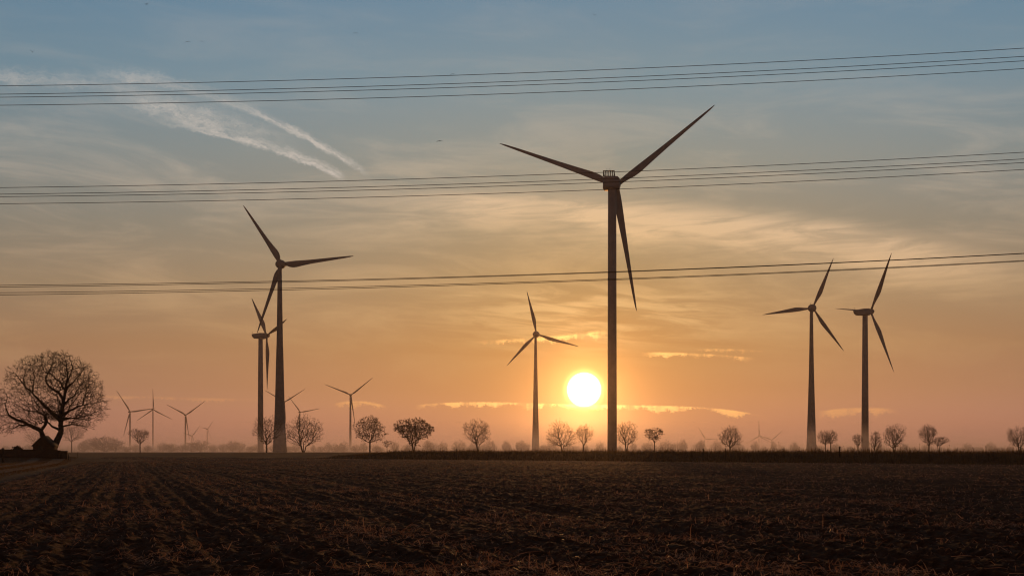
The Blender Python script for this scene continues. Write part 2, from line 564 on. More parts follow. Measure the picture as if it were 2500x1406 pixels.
FZ = soil_h(FX, FY)
fm, gm, b = material('ploughed_soil', 0.9, 0.10)
tcn = gm.new('ShaderNodeTexCoord')
p = tcn.outputs['Object']
n1 = gm.noise(p, 0.22, 4, 0.6)
n2 = gm.noise(p, 5.0, 6, 0.7)
n3 = gm.noise(p, 38.0, 4, 0.6)
c = gm.mix(gm.ss(n2, 0.35, 0.7), (0.024, 0.0088, 0.0042), (0.088, 0.031, 0.0130))
litter = gm.mul(gm.ss(n3, 0.56, 0.68), gm.ss(n1, 0.35, 0.65, 0.25, 1.0))
c = gm.mix(gm.mul(litter, 0.45), c, (0.30, 0.13, 0.062))
gm.l.new(c, b.inputs['Base Color'])
bp = gm.new('ShaderNodeBump'); bp.inputs['Strength'].default_value = 0.8; bp.inputs['Distance'].default_value = 0.05
gm.l.new(gm.add(n2, gm.mul(n3, 0.5)), bp.inputs['Height']); gm.l.new(bp.outputs[0], b.inputs['Normal'])
field = build('field', np.stack([FX, FY, FZ], -1).reshape(-1, 3), grid_faces(ny, nx), fm, smooth=False)
tag(field, 'dark ploughed field strewn with frosted straw', kind='structure')


# farm track: two pale wheel strips along the field's left edge, draped on the ground
def strip(name, pts, half, lift, mat, label):
    pts = np.array(pts)
    d = np.gradient(pts, axis=0)
    n = np.stack([-d[:, 1], d[:, 0]], 1)
    n /= np.linalg.norm(n, axis=1, keepdims=True)
    cols = np.linspace(-half, half, 7)
    P2 = pts[:, None] + n[:, None] * cols[None, :, None]
    z = ground_z(P2[..., 0], P2[..., 1]) + lift
    o = build(name, np.concatenate([P2, z[..., None]], -1).reshape(-1, 3), grid_faces(len(pts), 7), mat, smooth=True)
    return tag(o, label, kind='structure')


M['track'] = mottled('frosted_track', (0.10, 0.082, 0.070), (0.20, 0.17, 0.15), 0.8, 0.95, 0.1, bump=0.4)
ty = np.arange(20, 420, 1.0)
tx = -34 - 0.275 * (ty - 94)
strip('dirt_track', np.stack([tx - 2.4, ty], 1), 0.9, 0.065, M['track'], 'pale frosted wheel rut of the dirt track beside the field')
strip('dirt_track', np.stack([tx - 6.0, ty], 1), 0.8, 0.065, M['track'], 'second pale wheel rut of the dirt track, nearer the oak')
ex = np.arange(-95, 130, 1.0)
ey = 282 - 1.52 * ex
strip('field_margin', np.stack([ex, ey], 1) + np.array([-5.0, -3.3])[None], 3.6, 0.06, M['track'], 'pale frosted margin between the ploughed field and the grassy bank')


# ------------------------------------------------------------------ scattered ribbons (straw, grass)
def ribbons(base, yaw, length, rise, width, curl, mat, name):
    """each a bent two-piece ribbon: base n x 3, yaw direction, length, rise of tip"""
    n = len(base)
    d = np.stack([np.cos(yaw), np.sin(yaw), np.zeros(n)], 1)
    side = np.stack([-np.sin(yaw), np.cos(yaw), np.zeros(n)], 1)
    tilt = RNG.uniform(-0.6, 0.6, n)[:, None]
    wv = (side + np.array([[0, 0, 1.0]]) * tilt) * (width[:, None] * 0.5)
    midp = base + d * (length * 0.5)[:, None] + side * (curl * length)[:, None]
    midp[:, 2] += rise
    tip = base + d * length[:, None]
    tip[:, 2] += rise * RNG.choice([0.0, 0.1, 0.3, 0.5, 1.4], n)
    v = np.empty((n, 6, 3))
    v[:, 0], v[:, 1] = base - wv, base + wv
    v[:, 2], v[:, 3] = midp - wv, midp + wv
    v[:, 4], v[:, 5] = tip - wv * 0.5, tip + wv * 0.5
    q = np.array([[0, 1, 3, 2], [2, 3, 5, 4]])
    f = (q[None] + (np.arange(n) * 6)[:, None, None]).reshape(-1, 4)
    return build(name, v.reshape(-1, 3), f, mat)


def scatter_field(n, y0, y1, spread=0.41):
    Y = np.exp(RNG.uniform(np.log(y0), np.log(y1), n))
    X = RNG.uniform(-1, 1, n) * (spread * Y + 3)
    k = vnoise(X * 0.45, Y * 0.45, 41) * 0.6 + vnoise(X * 1.5, Y * 1.5, 43) * 0.4
    ok = (RNG.uniform(0, 1, n) < sstep(k, 0.40, 0.70) * (0.55 + 0.45 * np.cos(2 * np.pi * (X + 0.275 * Y) / 4.4)) + 0.05) & (edge_s(X, Y) < -10) & (left_s(X, Y) < -1.5)
    return X[ok], Y[ok]


X, Y = scatter_field(270000, 11, 330)
n = len(X)
length = RNG.gamma(3.0, 0.030, n) + 0.03
length *= 1 + Y / 110
ribbons(np.stack([X, Y, soil_h(X, Y) + 0.004], 1), RNG.uniform(0, 2 * np.pi, n), length, RNG.gamma(1.5, 0.017, n) * (1 + Y / 160),
        RNG.uniform(0.004, 0.008, n) * (1 + Y / 85), RNG.uniform(-0.25, 0.25, n), M['straw'], 'straw')
tag(bpy.data.objects['straw'], 'frosted straw and stalks littering the ploughed soil', kind='stuff')


def blades(X, Y, Z, h, wd, lean, mat, name):
    n = len(X)
    yaw = RNG.uniform(0, np.pi, n)
    side = np.stack([np.cos(yaw), np.sin(yaw), np.zeros(n)], 1) * (wd[:, None] * 0.5)
    b0 = np.stack([X, Y, Z], 1)
    la = RNG.uniform(0, 2 * np.pi, n)
    ld = np.stack([np.cos(la), np.sin(la), np.zeros(n)], 1) * (lean * h)[:, None]
    mid = b0 + ld * 0.35; mid[:, 2] += h * 0.6
    tip = b0 + ld; tip[:, 2] += h
    v = np.empty((n, 5, 3))
    v[:, 0], v[:, 1], v[:, 2], v[:, 3], v[:, 4] = b0 - side, b0 + side, mid + side * .7, mid - side * .7, tip
    f4 = (np.array([[0, 1, 2, 3]])[None] + (np.arange(n) * 5)[:, None, None]).reshape(-1, 4)
    f3 = (np.array([[3, 2, 4]])[None] + (np.arange(n) * 5)[:, None, None]).reshape(-1, 3)
    return build(name, v.reshape(-1, 3), [f4, f3], mat)


# tall dry grass on the bank at the far side of the field (right), short on the left
n = 90000
t = RNG.uniform(-105, 125, n)
s = RNG.uniform(-0.5, 13, n)
X = t + s * 1.52 / BS
Y = 282 - 1.52 * t + s / BS
right = sstep(X + 0.096 * Y, -24, 8)
keep = RNG.uniform(0, 1, n) < 0.25 + 0.75 * right
keep &= (s < 4) | (right > 0.3)
X, Y, s, right = X[keep], Y[keep], s[keep], right[keep]
clump = vnoise(X * 0.35, Y * 0.35, 51)
h = (0.14 + 0.72 * right * (0.25 + 0.75 * clump)) * RNG.gamma(6.0, 0.15, len(X))
blades(X, Y, ground_z(X, Y) - 0.03, h, RNG.uniform(0.03, 0.07, len(X)), RNG.uniform(0.05, 0.45, len(X)), M['dry_grass'], 'bank_grass')
tag(bpy.data.objects['bank_grass'], 'tall dry backlit grass on the bank beyond the field', kind='stuff')

# frosted short tufts: field margin, track side and the grass round the oak
n = 60000
Y = RNG.uniform(60, 330, n)
X = -34 - 0.275 * (Y - 94) - RNG.gamma(1.3, 9.0, n)
ok = np.abs(X / Y) < 0.45
X, Y = X[ok], Y[ok]
blades(X, Y, ground_z(X, Y) - 0.02, RNG.uniform(0.05, 0.2, len(X)), RNG.uniform(0.02, 0.05, len(X)), RNG.uniform(0.2, 0.7, len(X)), M['dry_grass'], 'meadow_grass')
tag(bpy.data.objects['meadow_grass'], 'short frosted grass along the track below the oak', kind='stuff')

# dead weeds with seed heads standing out above the bank
n = 900
t = RNG.uniform(-22, 125, n)
s = RNG.uniform(2, 9, n)
X = t + s * 1.52 / BS
Y = 282 - 1.52 * t + s / BS
ok = X + 0.096 * Y > 2
X, Y = X[ok], Y[ok]
n = len(X)
Z = ground_z(X, Y)
h = RNG.gamma(4.0, 0.16, n) + 0.25
P0 = np.stack([X, Y, Z - 0.05], 1)
P1 = P0 + np.stack([RNG.normal(0, .08, n), RNG.normal(0, .08, n), h], 1)
hd = RNG.uniform(0, 1, n) < 0.6
H0, H1 = P1[hd], P1[hd] + np.array([0, 0, 0.14])
Hm = (H0 + H1) / 2
hr = RNG.uniform(0.03, 0.075, len(H0))
v, f = join([tubes(P0, P1, np.full(n, .016), np.full(n, .010), 3), tubes(H0, Hm, hr * .3, hr, 5), tubes(Hm, H1, hr, hr * .2, 5)])
tag(build('bank_weeds', v, f, M['weed']), 'dead weeds with seed heads standing along the grassy bank', kind='stuff')

# ------------------------------------------------------------------ trees
def spread(nodes, parent, attr, bf, step, start=None, sag=0.0):
    """join every attraction point to the skeleton by a short, fairly straight branch:
    the point takes the node with the least (distance + bf x path back to the root)"""
    cap = len(nodes) + len(attr) * 14
    P = np.empty((cap, 3)); par = np.empty(cap, int); plen = np.empty(cap); ok = np.ones(cap, bool)
    n = len(nodes)
    P[:n] = nodes
    par[:n] = parent
    for i in range(n):
        plen[i] = 0 if par[i] < 0 else plen[par[i]] + np.linalg.norm(P[i] - P[par[i]])
    if start is not None: ok[:n] = start
    c0 = P[np.nonzero(ok[:n])[0]].mean(0)
    for a in attr[np.argsort(np.linalg.norm(attr - c0, axis=1))]:
        d = np.linalg.norm(P[:n] - a, axis=1)
        cost = d + bf * plen[:n]
        cost[~ok[:n]] = 1e9
        i = int(np.argmin(cost))
        L = d[i]
        k = min(13, max(1, int(L / step)))
        q0 = P[i].copy()
        side = RNG.normal(0, 0.045, 3) * L
        last = i
        for j in range(1, k + 1):
            t = j / k
            bow = 4 * t * (1 - t)
            P[n] = q0 + (a - q0) * t + side * bow + np.array([0, 0, -sag * L * bow]) + RNG.normal(0, 0.05, 3) * step
            par[n] = last
            plen[n] = plen[last] + L / k
            last = n
            n += 1
    return P[:n].copy(), par[:n].copy()


def limb_radii(parent, tip, expo):
    n = len(parent)
    acc = np.zeros(n)
    for i in range(n - 1, 0, -1):      # children always come after parents
        if acc[i] == 0: acc[i] = tip ** expo
        acc[parent[i]] += acc[i]
    if acc[0] == 0: acc[0] = tip ** expo
    return acc ** (1 / expo)


def add_twigs(nodes, parent, per, length, up):
    """a spray of fine twigs on every branch end"""
    n = len(nodes)
    kids = np.zeros(n, int)
    for i in range(1, n): kids[parent[i]] += 1
    ends = np.nonzero(kids == 0)[0]
    P, Qs = [], []
    for e in ends:
        d = nodes[e] - nodes[parent[e]]
        d /= max(np.linalg.norm(d), 1e-6)
        for k in range(per):
            v = d + RNG.normal(0, 0.55, 3)
            v[2] += up
            v /= np.linalg.norm(v)
            q = nodes[e] + v * length * RNG.uniform(0.5, 1.2)
            P.append(nodes[e]); Qs.append(q)
            if RNG.uniform() < 0.6:
                v2 = v + RNG.normal(0, 0.6, 3); v2 /= np.linalg.norm(v2)
                P.append(nodes[e] * .45 + q * .55); Qs.append(nodes[e] * .45 + q * .55 + v2 * length * 0.5)
    return np.array(P), np.array(Qs)


def tree_meshes(nodes, parent, rad, thick, twP, twQ, twr, leaves=None):
    """trunk (thick limbs) and crown (the rest) as two mesh tuples"""
    i = np.arange(1, len(nodes))
    big = rad[i] > thick
    A, B = nodes[parent[i]], nodes[i]
    ra = np.minimum(rad[parent[i]], rad[i] * 1.35)
    rb = rad[i]
    tv = tubes(A[big], B[big] + (B[big] - A[big]) * 0.06, ra[big], rb[big], 8)
    parts = []
    sm = ~big
    if sm.any(): parts.append(tubes(A[sm], B[sm], ra[sm], rb[sm], 4))
    if len(twP): parts.append(tubes(twP, twQ, np.full(len(twP), twr), np.full(len(twP), twr * .45), 3))
    if leaves is not None and len(leaves[0]):
        c, sz = leaves
        n = len(c)
        u = RNG.normal(size=(n, 3)); u /= np.linalg.norm(u, axis=1, keepdims=True)
        v_ = np.cross(u, RNG.normal(size=(n, 3))); v_ /= np.linalg.norm(v_, axis=1, keepdims=True)
        u *= sz[:, None]; v_ *= (sz * .7)[:, None]
        lv = np.stack([c - u, c - v_, c + u, c + v_], 1).reshape(-1, 3)
        parts.append((lv, np.arange(4 * n).reshape(-1, 4)))
    return (tv[0], [tv[1]]), join(parts)


def envelope_points(n, shape, W, H0, H1, rx, skew=0.0):
    """attraction points inside a crown: half width W, from height H0 to H1, shape name"""
    out = []
    ph = RNG.uniform(0, 6.28, 3)
    while len(out) < n:
        p = RNG.uniform(-1, 1, 3)
        t = (p[2] + 1) / 2                          # 0 bottom .. 1 top
        if shape == 'round': r = math.sqrt(max(0, 1 - p[2] ** 2))
        elif shape == 'tear': r = math.sin(math.pi * min(1, (t * 0.96 + 0.04)) ** 0.62) ** 0.8
        elif shape == 'fan': r = min(1.0, 0.25 + 1.25 * t) * math.sqrt(max(0, 1 - max(0, (t - .45) / .55) ** 2.2))
        elif shape == 'flat': r = min(1.0, 0.2 + 1.5 * t) * math.sqrt(max(0, 1 - max(0, (t - .6) / .4) ** 3))
        else: r = math.sqrt(max(0, 1 - abs(p[2]) ** 2.6))
        rr = math.hypot(p[0], p[1])
        th = math.atan2(p[1], p[0])
        r *= 0.90 + 0.17 * math.sin(2 * th + ph[0] + 3 * t) + 0.15 * math.sin(3 * th + ph[1] - 5 * t) + 0.13 * math.sin(5 * th + ph[2] + 9 * t)
        if math.sin(4 * p[0] + ph[1]) * math.sin(4 * p[1] + ph[2]) * math.sin(5 * p[2] + ph[0]) > 0.30 and RNG.uniform() < 0.8: continue
        if rr > r: continue
        if rr < r * 0.6 and RNG.uniform() < 0.4: continue
        out.append((p[0] * W + skew * t, p[1] * W * rx, H0 + t * (H1 - H0)))
    return np.array(out)


def bare_tree(name, H, W, fork, shape, n_attr, stems=1, lean=0.0, leaves=0, skew=0.0, tip=0.02, twr=0.016):
    """a bare deciduous tree at the origin; returns (trunk mesh, crown mesh, optional leaf mesh)"""
    pts = envelope_points(n_attr, shape, W, fork * 0.85, H * 0.97, 0.95, skew)
    pts[:, 2] = fork * 0.85 + (pts[:, 2] - fork * 0.85) * RNG.uniform(0.88, 1.04, len(pts))
    nodes, parent = [], []
    for s_ in range(stems):
        off = (s_ - (stems - 1) / 2) * 0.55
        k0 = len(nodes)
        m_ = max(3, int(fork / (H * 0.035)))
        for k in range(m_ + 1):
            t = k / m_
            x = off * (0.5 + 1.4 * t) + lean * t * fork + RNG.normal(0, 0.02) * H * 0.1
            nodes.append((x, RNG.normal(0, 0.05) if s_ else 0, t * fork - 0.15))
            parent.append(k0 + k - 1 if k else (0 if s_ else -1))
    st_ = [p_[2] > fork * 0.72 for p_ in nodes]
    nodes, parent = spread(nodes, parent, pts, 0.42, H * 0.04, np.array(st_), sag=0.05)
    parent = np.where(parent < 0, 0, parent)
    rad = limb_radii(parent, tip, 2.25)
    # the stem itself keeps a natural girth
    rad = np.minimum(rad, H * 0.022)
    P, Qt = add_twigs(nodes, parent, 3, H * 0.06, 0.3)
    tm, cm = tree_meshes(nodes, parent, rad, H * 0.0085, P, Qt, twr)
    lm = None
    if leaves:
        k = RNG.integers(0, len(Qt), leaves)
        c = Qt[k] + RNG.normal(0, 0.12, (leaves, 3))
        sz = RNG.uniform(0.09, 0.20, leaves)
        u = RNG.normal(size=(leaves, 3)); u /= np.linalg.norm(u, axis=1, keepdims=True)
        v_ = np.cross(u, RNG.normal(size=(leaves, 3))); v_ /= np.linalg.norm(v_, axis=1, keepdims=True)
        u *= sz[:, None]; v_ *= (sz * .7)[:, None]
        lm = (np.stack([c - u, c - v_, c + u, c + v_], 1).reshape(-1, 3), [np.arange(4 * leaves).reshape(-1, 4)])
    return tm, cm, lm


def place_tree(meshes, name, loc, rz, label, cat, group):
    r = empty(name, loc, rz)
    tag(r, label, cat, group)
    tm, cm, lm = meshes
    build('trunk', tm[0], tm[1], M['bark'], r)
    build('crown', cm[0], cm[1], M['twig'], r)
    if lm: build('leaves', lm[0], lm[1], M['dry_leaf'], r)
    return r


# --- the old oak by the hut
OD = 232.0
OS = 1687 / 420.0       # enlargement of the picture the limbs were measured in


def opx(x, y, dep=0.0):
    p = at(x / OS, 830 + y / OS, OD)
    p[1] += dep
    return p


limbs = [
    # (attach to limb index or None, points, base radius px, end radius px, depth drift m)
    (None, [(505, 1100), (520, 1070), (560, 985), (598, 900), (597, 800), (606, 700), (622, 590), (638, 500), (655, 410), (662, 310), (645, 210), (620, 120)], 50, 1.2, 0.0),
    (None, [(430, 1100), (440, 1050), (432, 960), (410, 890), (330, 848), (235, 798), (130, 765), (85, 705), (75, 625), (100, 560)], 44, 1.2, -1.2),
    (1, [(410, 890), (455, 815), (430, 740), (350, 700), (240, 690), (150, 640), (80, 600)], 22, 1.2, 1.5),
    (1, [(300, 833), (190, 835), (95, 868), (35, 930)], 16, 1.2, 1.5),
    (0, [(597, 790), (520, 720), (455, 655), (400, 590), (335, 520), (265, 455), (225, 390), (190, 340), (110, 310)], 28, 1.2, -2.0),
    (4, [(335, 520), (360, 440), (375, 350), (340, 250), (330, 180)], 12, 1.2, -2.5),
    (4, [(265, 455), (240, 380), (245, 300), (275, 220)], 11, 1.2, 1.0),
    (0, [(622, 590), (575, 520), (500, 475), (435, 420), (425, 350), (470, 280), (480, 200), (500, 130)], 22, 1.2, 2.2),
    (0, [(638, 500), (600, 420), (535, 360), (500, 310), (545, 220), (560, 140)], 14, 1.2, -1.6),
    (0, [(602, 740), (660, 705), (725, 668), (795, 635), (815, 560), (885, 490), (965, 430)], 20, 1.2, 1.6),
    (0, [(598, 780), (680, 770), (760, 765), (840, 755), (935, 720), (1020, 690)], 18, 1.2, -2.0),
    (9, [(795, 635), (880, 620), (960, 600), (1030, 590)], 9, 1.2, 2.0),
    (0, [(615, 640), (680, 585), (750, 545), (800, 470), (880, 390), (930, 330)], 16, 1.2, -2.6),
    (0, [(640, 490), (690, 430), (740, 365), (775, 300), (830, 230)], 14, 1.2, 2.0),
    (0, [(655, 410), (695, 340), (725, 270), (700, 190), (690, 130)], 11, 1.2, -1.0),
    (0, [(600, 880), (520, 850), (485, 800), (470, 720), (500, 620), (470, 540)], 18, 1.2, -2.5),
    (0, [(606, 850), (690, 825), (790, 840), (880, 870)], 13, 1.2, 1.5),
    (0, [(600, 830), (560, 700), (520, 560), (470, 470), (400, 380)], 12, 1.2, 4.5),
    (0, [(600, 800), (660, 640), (740, 500), (820, 400)], 12, 1.2, 5.0),
    (0, [(600, 800), (640, 660), (600, 500), (560, 380)], 12, 1.2, -5.0),
]
onodes, opar, orad, chain = [], [], [], []
for att, pts, r0, r1, drift in limbs:
    ids = []
    L = len(pts)
    # resample finely with a little wander
    t_old = np.arange(L)
    t_new = np.linspace(0, L - 1, (L - 1) * 4 + 1)
    px_ = np.interp(t_new, t_old, [p[0] for p in pts]); py_ = np.interp(t_new, t_old, [p[1] for p in pts])
    for k, t in enumerate(t_new):
        u = t / (L - 1)
        wob = 0 if (att is None and u < 0.3) else 2.8
        q = opx(px_[k] + RNG.normal(0, wob), py_[k] + RNG.normal(0, wob), drift * u + (RNG.normal(0, .05) if u > .2 else 0))
        if k == 0 and att is not None:
            best = min(chain[att], key=lambda i: (onodes[i][0] - q[0]) ** 2 + (onodes[i][2] - q[2]) ** 2)
            base_dep = onodes[best][1] - OD
            ids.append(best)
            continue
        if att is not None: q[1] += base_dep * (1 - u)
        onodes.append(q); opar.append(ids[-1] if ids else -1)
        orad.append((r0 + (r1 - r0) * u ** 0.6) / OS * OD / F * (1 if att is None else 0.85))
        ids.append(len(onodes) - 1)
    chain.append(ids)
oroot = np.array([onodes[0][0] + 0.6, OD, 0.9])
nl = len(onodes)
ocx, ocy = 510.0, 545.0
outline = [(560, 88), (640, 108), (760, 165), (890, 245), (950, 335), (1005, 430), (1045, 530), (1062, 620), (1045, 720), (1010, 790), (950, 840), (890, 895), (790, 890), (680, 835),
           (590, 790), (470, 800), (350, 870), (200, 905), (70, 960), (0, 975), (-60, 900), (-75, 760), (-50, 600), (-20, 490), (10, 400), (25, 315), (105, 250), (200, 203), (380, 132), (480, 97)]
oa = np.array([math.atan2(ocy - y, x - ocx) for x, y in outline])
orr = np.array([math.hypot(x - ocx, y - ocy) for x, y in outline])
oo = np.argsort(oa)
att_pts = []
while len(att_pts) < 6000:
    a_ = RNG.uniform(-math.pi, math.pi)
    R_ = np.interp(a_, oa[oo], orr[oo], period=2 * math.pi)
    t = math.sqrt(RNG.uniform(0.02, 1))
    y_ = RNG.uniform(-1, 1)
    if t * t + y_ * y_ > 1: continue
    if t * t + y_ * y_ < 0.4 and RNG.uniform() < 0.55: continue
    if RNG.uniform() > R_ / 600: continue
    R_ *= 0.90 + 0.16 * vnoise(np.array(a_ * 4.5 + 20), np.array(y_ * 2.0 + 7), 71)
    cl = vnoise(np.array(math.cos(a_) * t * 5 + 31), np.array(math.sin(a_) * t * 5 + 17 + y_ * 4), 73)
    if RNG.uniform() > sstep(cl, 0.12, 0.62): continue
    att_pts.append(opx(ocx + math.cos(a_) * t * R_ * 0.965, ocy - math.sin(a_) * t * R_ * 0.965, y_ * 7.5))
nodes, par = spread(np.array(onodes), opar, np.array(att_pts), 0.16, 0.30, None, sag=-0.04)
par = np.where(par < 0, 0, par)
rad = limb_radii(par, 0.017, 2.3)
rad[:nl] = np.maximum(np.array(orad), 0.02)
rad[nl:] = np.minimum(rad[nl:], 0.11)
for i in range(nl, len(nodes)): rad[i] = min(rad[i], rad[par[i]] * 0.92)
P, Qt = add_twigs(nodes, par, 4, 0.66, 0.05)
# second stem must not be joined to the first by a stray segment
roots = [i for i in range(nl) if opar[i] == -1]
keep = np.ones(len(nodes), bool)
for i in roots[1:]: par[i] = i
tm, cm = tree_meshes(nodes - oroot, par, rad, 0.085, P - oroot, Qt - oroot, 0.015)
place_tree((tm, cm, None), 'oak_tree', oroot, 0, 'huge bare spreading oak standing over the small hut and wall at the far left', 'tree', None)

# --- hut, wall, post and bush under the oak
hut = empty('hut', (at(110, 1100, 229)[0], 229.0, 0.80))
tag(hut, 'small dark gabled brick hut tucked against the foot of the big oak', 'hut')
u = 229 / F
hw, he, hp = 23 * u, 27 * u, 50 * u
ring = np.array([(-hw, 0, -.3), (hw, 0, -.3), (hw, 0, he + .2), (0, 0, hp + .2 - .14), (-hw, 0, he + .2)])
v, f = sections([ring + np.array([0, -1.3, 0]), ring + np.array([0, 1.5, 0])])
build('wall', v, f, M['brick'], hut)
for sgn in (-1, 1):
    a0, a1 = np.array([0, 0, hp + .22]), np.array([sgn * (hw + .16), 0, he + .2 - .06])
    th = np.array([0, 0, .12])
    ring = np.array([a0, a1, a1 - th, a0 - th])
    v, f = sections([ring + np.array([0, -1.5, 0]), ring + np.array([0, 1.7, 0])])
    build('roof', v, f, M['slate'], hut)
v, f = boxes([(-.35, -1.31, .95, .8, .05, 1.9)])
build('door', v, f, M['wood'], hut)

gw = empty('garden_wall', (at(60, 1100, 226)[0], 226.0, 0.7))
tag(gw, 'long low dark brick wall with a stepped end in front of the oak', 'wall')
u = 226 / F
xs = lambda px: (px - 60) * u
zt = lambda py: EYE + (HY - py) * u - 0.7
x0, x1, x2, x3 = xs(-90), xs(140), xs(147), xs(164)
lst = []
for a_, b_, top in ((x0, x1, zt(1097.5)), (x1 + .002, x2, zt(1098.5)), (x2 + .002, x3, zt(1101)))[0:3]:
    lst.append(((a_ + b_) / 2, 0, (top - .7) / 2, b_ - a_, .42, top + .7))
v, f = boxes(lst)
build('wall', v, f, M['brick'], gw)
v, f = boxes([((x0 + x1) / 2, 0, zt(1097.5) + .03, x1 - x0 + .06, .5, .06), ((x2 + x3) / 2 + .05, 0, zt(1101) + .03, x3 - x2 + .06, .5, .06)])
build('coping', v, f, M['slate'], gw)


def post(px, ytop, d, half, label, zb=None, cap=True):
    x = (px - CX) / F * d
    zg = float(ground_z(np.array(x), np.array(d))) if zb is None else zb
    H = EYE + (HY - ytop) / F * d - zg
    r = empty('fence_post', (x, d, zg))
    tag(r, label, 'post', 'old fence posts along the bank and track')
    v, f = lathe([(half * 1.05, -.3), (half, H * .5), (half * .95, H - .06), (half * .7, H)], 8)
    build('shaft', v, f, M['wood'], r)
    if cap:
        v, f = boxes([(0, 0, H - .16, half * 2.5, half * 2.5, .05)])
        build('cap_band', v, f, M['dark_metal'], r)
    return r


post(7, 1093, 205, 0.20, 'thick weathered post with a cap at the left edge, before the low wall')
post(167, 1108, 223, 0.06, 'short thin stake at the right end of the low brick wall', cap=False)
post(1114, 1094, 296, 0.09, 'thin post in the bank grass left of the lone bare tree and the sun')
post(1717, 1094, 236, 0.085, 'thin post on the bank, first left of the round bare tree', cap=False)
post(1772, 1094, 232, 0.085, 'thin post on the bank right at the trunk of the round bare tree', cap=False)
post(2050, 1089, 214, 0.12, 'stout post on the bank right of the paired round trees')
post(950, 1098, 330, 0.10, 'short thick post where the tall bank grass begins')
post(190, 1102, 330, 0.05, 'slim distant stake in the meadow just right of the oak', cap=False)

# low bush on the wall line
bp_, bq_ = [], []
for k in range(420):
    a = RNG.normal(size=3); a[2] = abs(a[2]); a /= np.linalg.norm(a)
    r0 = RNG.uniform(0.0, 0.5); r1 = RNG.uniform(0.55, 0.75)
    bp_.append(a * r0 * np.array([.9, .8, .75])); bq_.append((a + RNG.normal(0, .22, 3)) * r1 * np.array([.95, .8, .8]))
bp_, bq_ = np.array(bp_), np.array(bq_)
bl = bq_[RNG.integers(0, 420, 900)] + RNG.normal(0, .07, (900, 3))
bu = RNG.normal(0, .055, (900, 3)); bv = RNG.normal(0, .055, (900, 3))
bush = empty('bush', (at(43, 1100, 229)[0], 229.0, EYE + (HY - 1099) / F * 229))
tag(bush, 'small ragged dark bush showing above the low wall, left of the hut', 'bush')
v, f = tubes(bp_, bq_, np.full(420, .016), np.full(420, .008), 3)
build('stems', v, f, M['bark'], bush)
build('leaves', np.stack([bl - bu, bl - bv, bl + bu, bl + bv], 1).reshape(-1, 3), np.arange(3600).reshape(-1, 4), M['dry_leaf'], bush)

# --- field trees in the middle distance
MID = 'bare trees across the plain in front of the mist'
mids = [
    # x, top y, left, right, base y, fork y, shape, stems, attr, leaves, skew px, dist, label
    (342, 1043, 314, 369, 1078, 'fan', 1, 480, 0, 0, 640, 'small fan-crowned bare tree beside the leftmost slim turbine, right of the oak'),
    (175, 1026, 150, 215, 1072, 'round', 1, 420, 0, 0, 760, 'pale bare tree half hidden behind the right side of the oak'),
    (88, 1048, 62, 118, 1082, 'round', 1, 380, 0, 0, 900, 'faint bare tree showing under the oak limbs, left of its trunks'),
    (651, 1013, 617, 690, 1080, 'round', 1, 620, 0, 6, 560, 'round bare tree growing between the two big left turbine towers'),
    (741, 1010, 697, 789, 1087, 'round', 3, 900, 0, 5, 560, 'widest bare tree, many-stemmed, right of the broad concrete tower'),
    (903, 1015, 862, 944, 1076, 'round', 1, 620, 2600, 0, 560, 'round tree speckled with dry leaves right of the slim far turbine'),
    (1010, 1020, 963, 1057, 1084, 'fan', 2, 760, 7000, 0, 540, 'dense leafy mushroom-shaped tree on a forked trunk'),
    (945, 1074, 934, 957, 1090, 'flat', 1, 160, 150, 0, 700, 'tiny scraggy tree between the speckled round tree and the leafy mushroom-shaped one'),
    (1167, 1021, 1131, 1199, 1081, 'round', 2, 620, 0, -2, 560, 'lone round bare tree midway between the leafy mushroom tree and the sun'),
    (1373, 1014, 1331, 1402, 1086, 'tear', 2, 620, 0, -6, 570, 'tall bare tree directly beneath the left side of the sun'),
    (1424, 1033, 1400, 1453, 1084, 'fan', 1, 420, 0, 0, 600, 'thin bare tree directly below the sun, left of the tallest turbine'),
    (1530, 1026, 1506, 1557, 1084, 'egg', 2, 560, 0, -1, 570, 'bare upright tree just right of the tallest turbine tower'),
    (1598, 1043, 1575, 1617, 1079, 'flat', 1, 260, 1300, 0, 590, 'small flat-topped tree keeping some dry leaves, right of the tallest turbine'),
    (1782, 1037, 1752, 1815, 1090, 'round', 1, 640, 0, 0, 560, 'dense round bare tree standing alone between the sun and the right-hand turbines'),
    (2015, 1048, 1994, 2027, 1082, 'round', 1, 330, 0, 0, 560, 'left one of the paired round trees beside the conical right turbine tower'),
    (2028, 1047, 2016, 2046, 1080, 'round', 1, 330, 0, 0, 575, 'right one of the paired round trees beside the conical right turbine tower'),
    (2095, 1057, 2080, 2108, 1090, 'fan', 1, 300, 0, 0, 600, 'small bare tree just left of the rightmost turbine tower'),
    (2138, 1050, 2124, 2154, 1095, 'egg', 2, 420, 0, 0, 570, 'slim egg-shaped bare tree just right of the rightmost turbine tower'),
    (2183, 1033, 2155, 2215, 1089, 'egg', 2, 620, 0, 0, 560, 'tall broad bare tree, second right of the rightmost turbine tower'),
    (2268, 1034, 2238, 2294, 1084, 'fan', 1, 560, 0, 0, 560, 'bare fan-shaped tree touching a small leaning tree near the right edge'),
    (2292, 1064, 2274, 2319, 1085, 'flat', 2, 300, 0, 6, 560, 'small leaning flat-topped tree touching the fan-shaped one near the right edge'),
    (2489, 1038, 2455, 2525, 1088, 'round', 2, 640, 0, 0, 560, 'bare round tree cut by the right edge of the picture'),
]
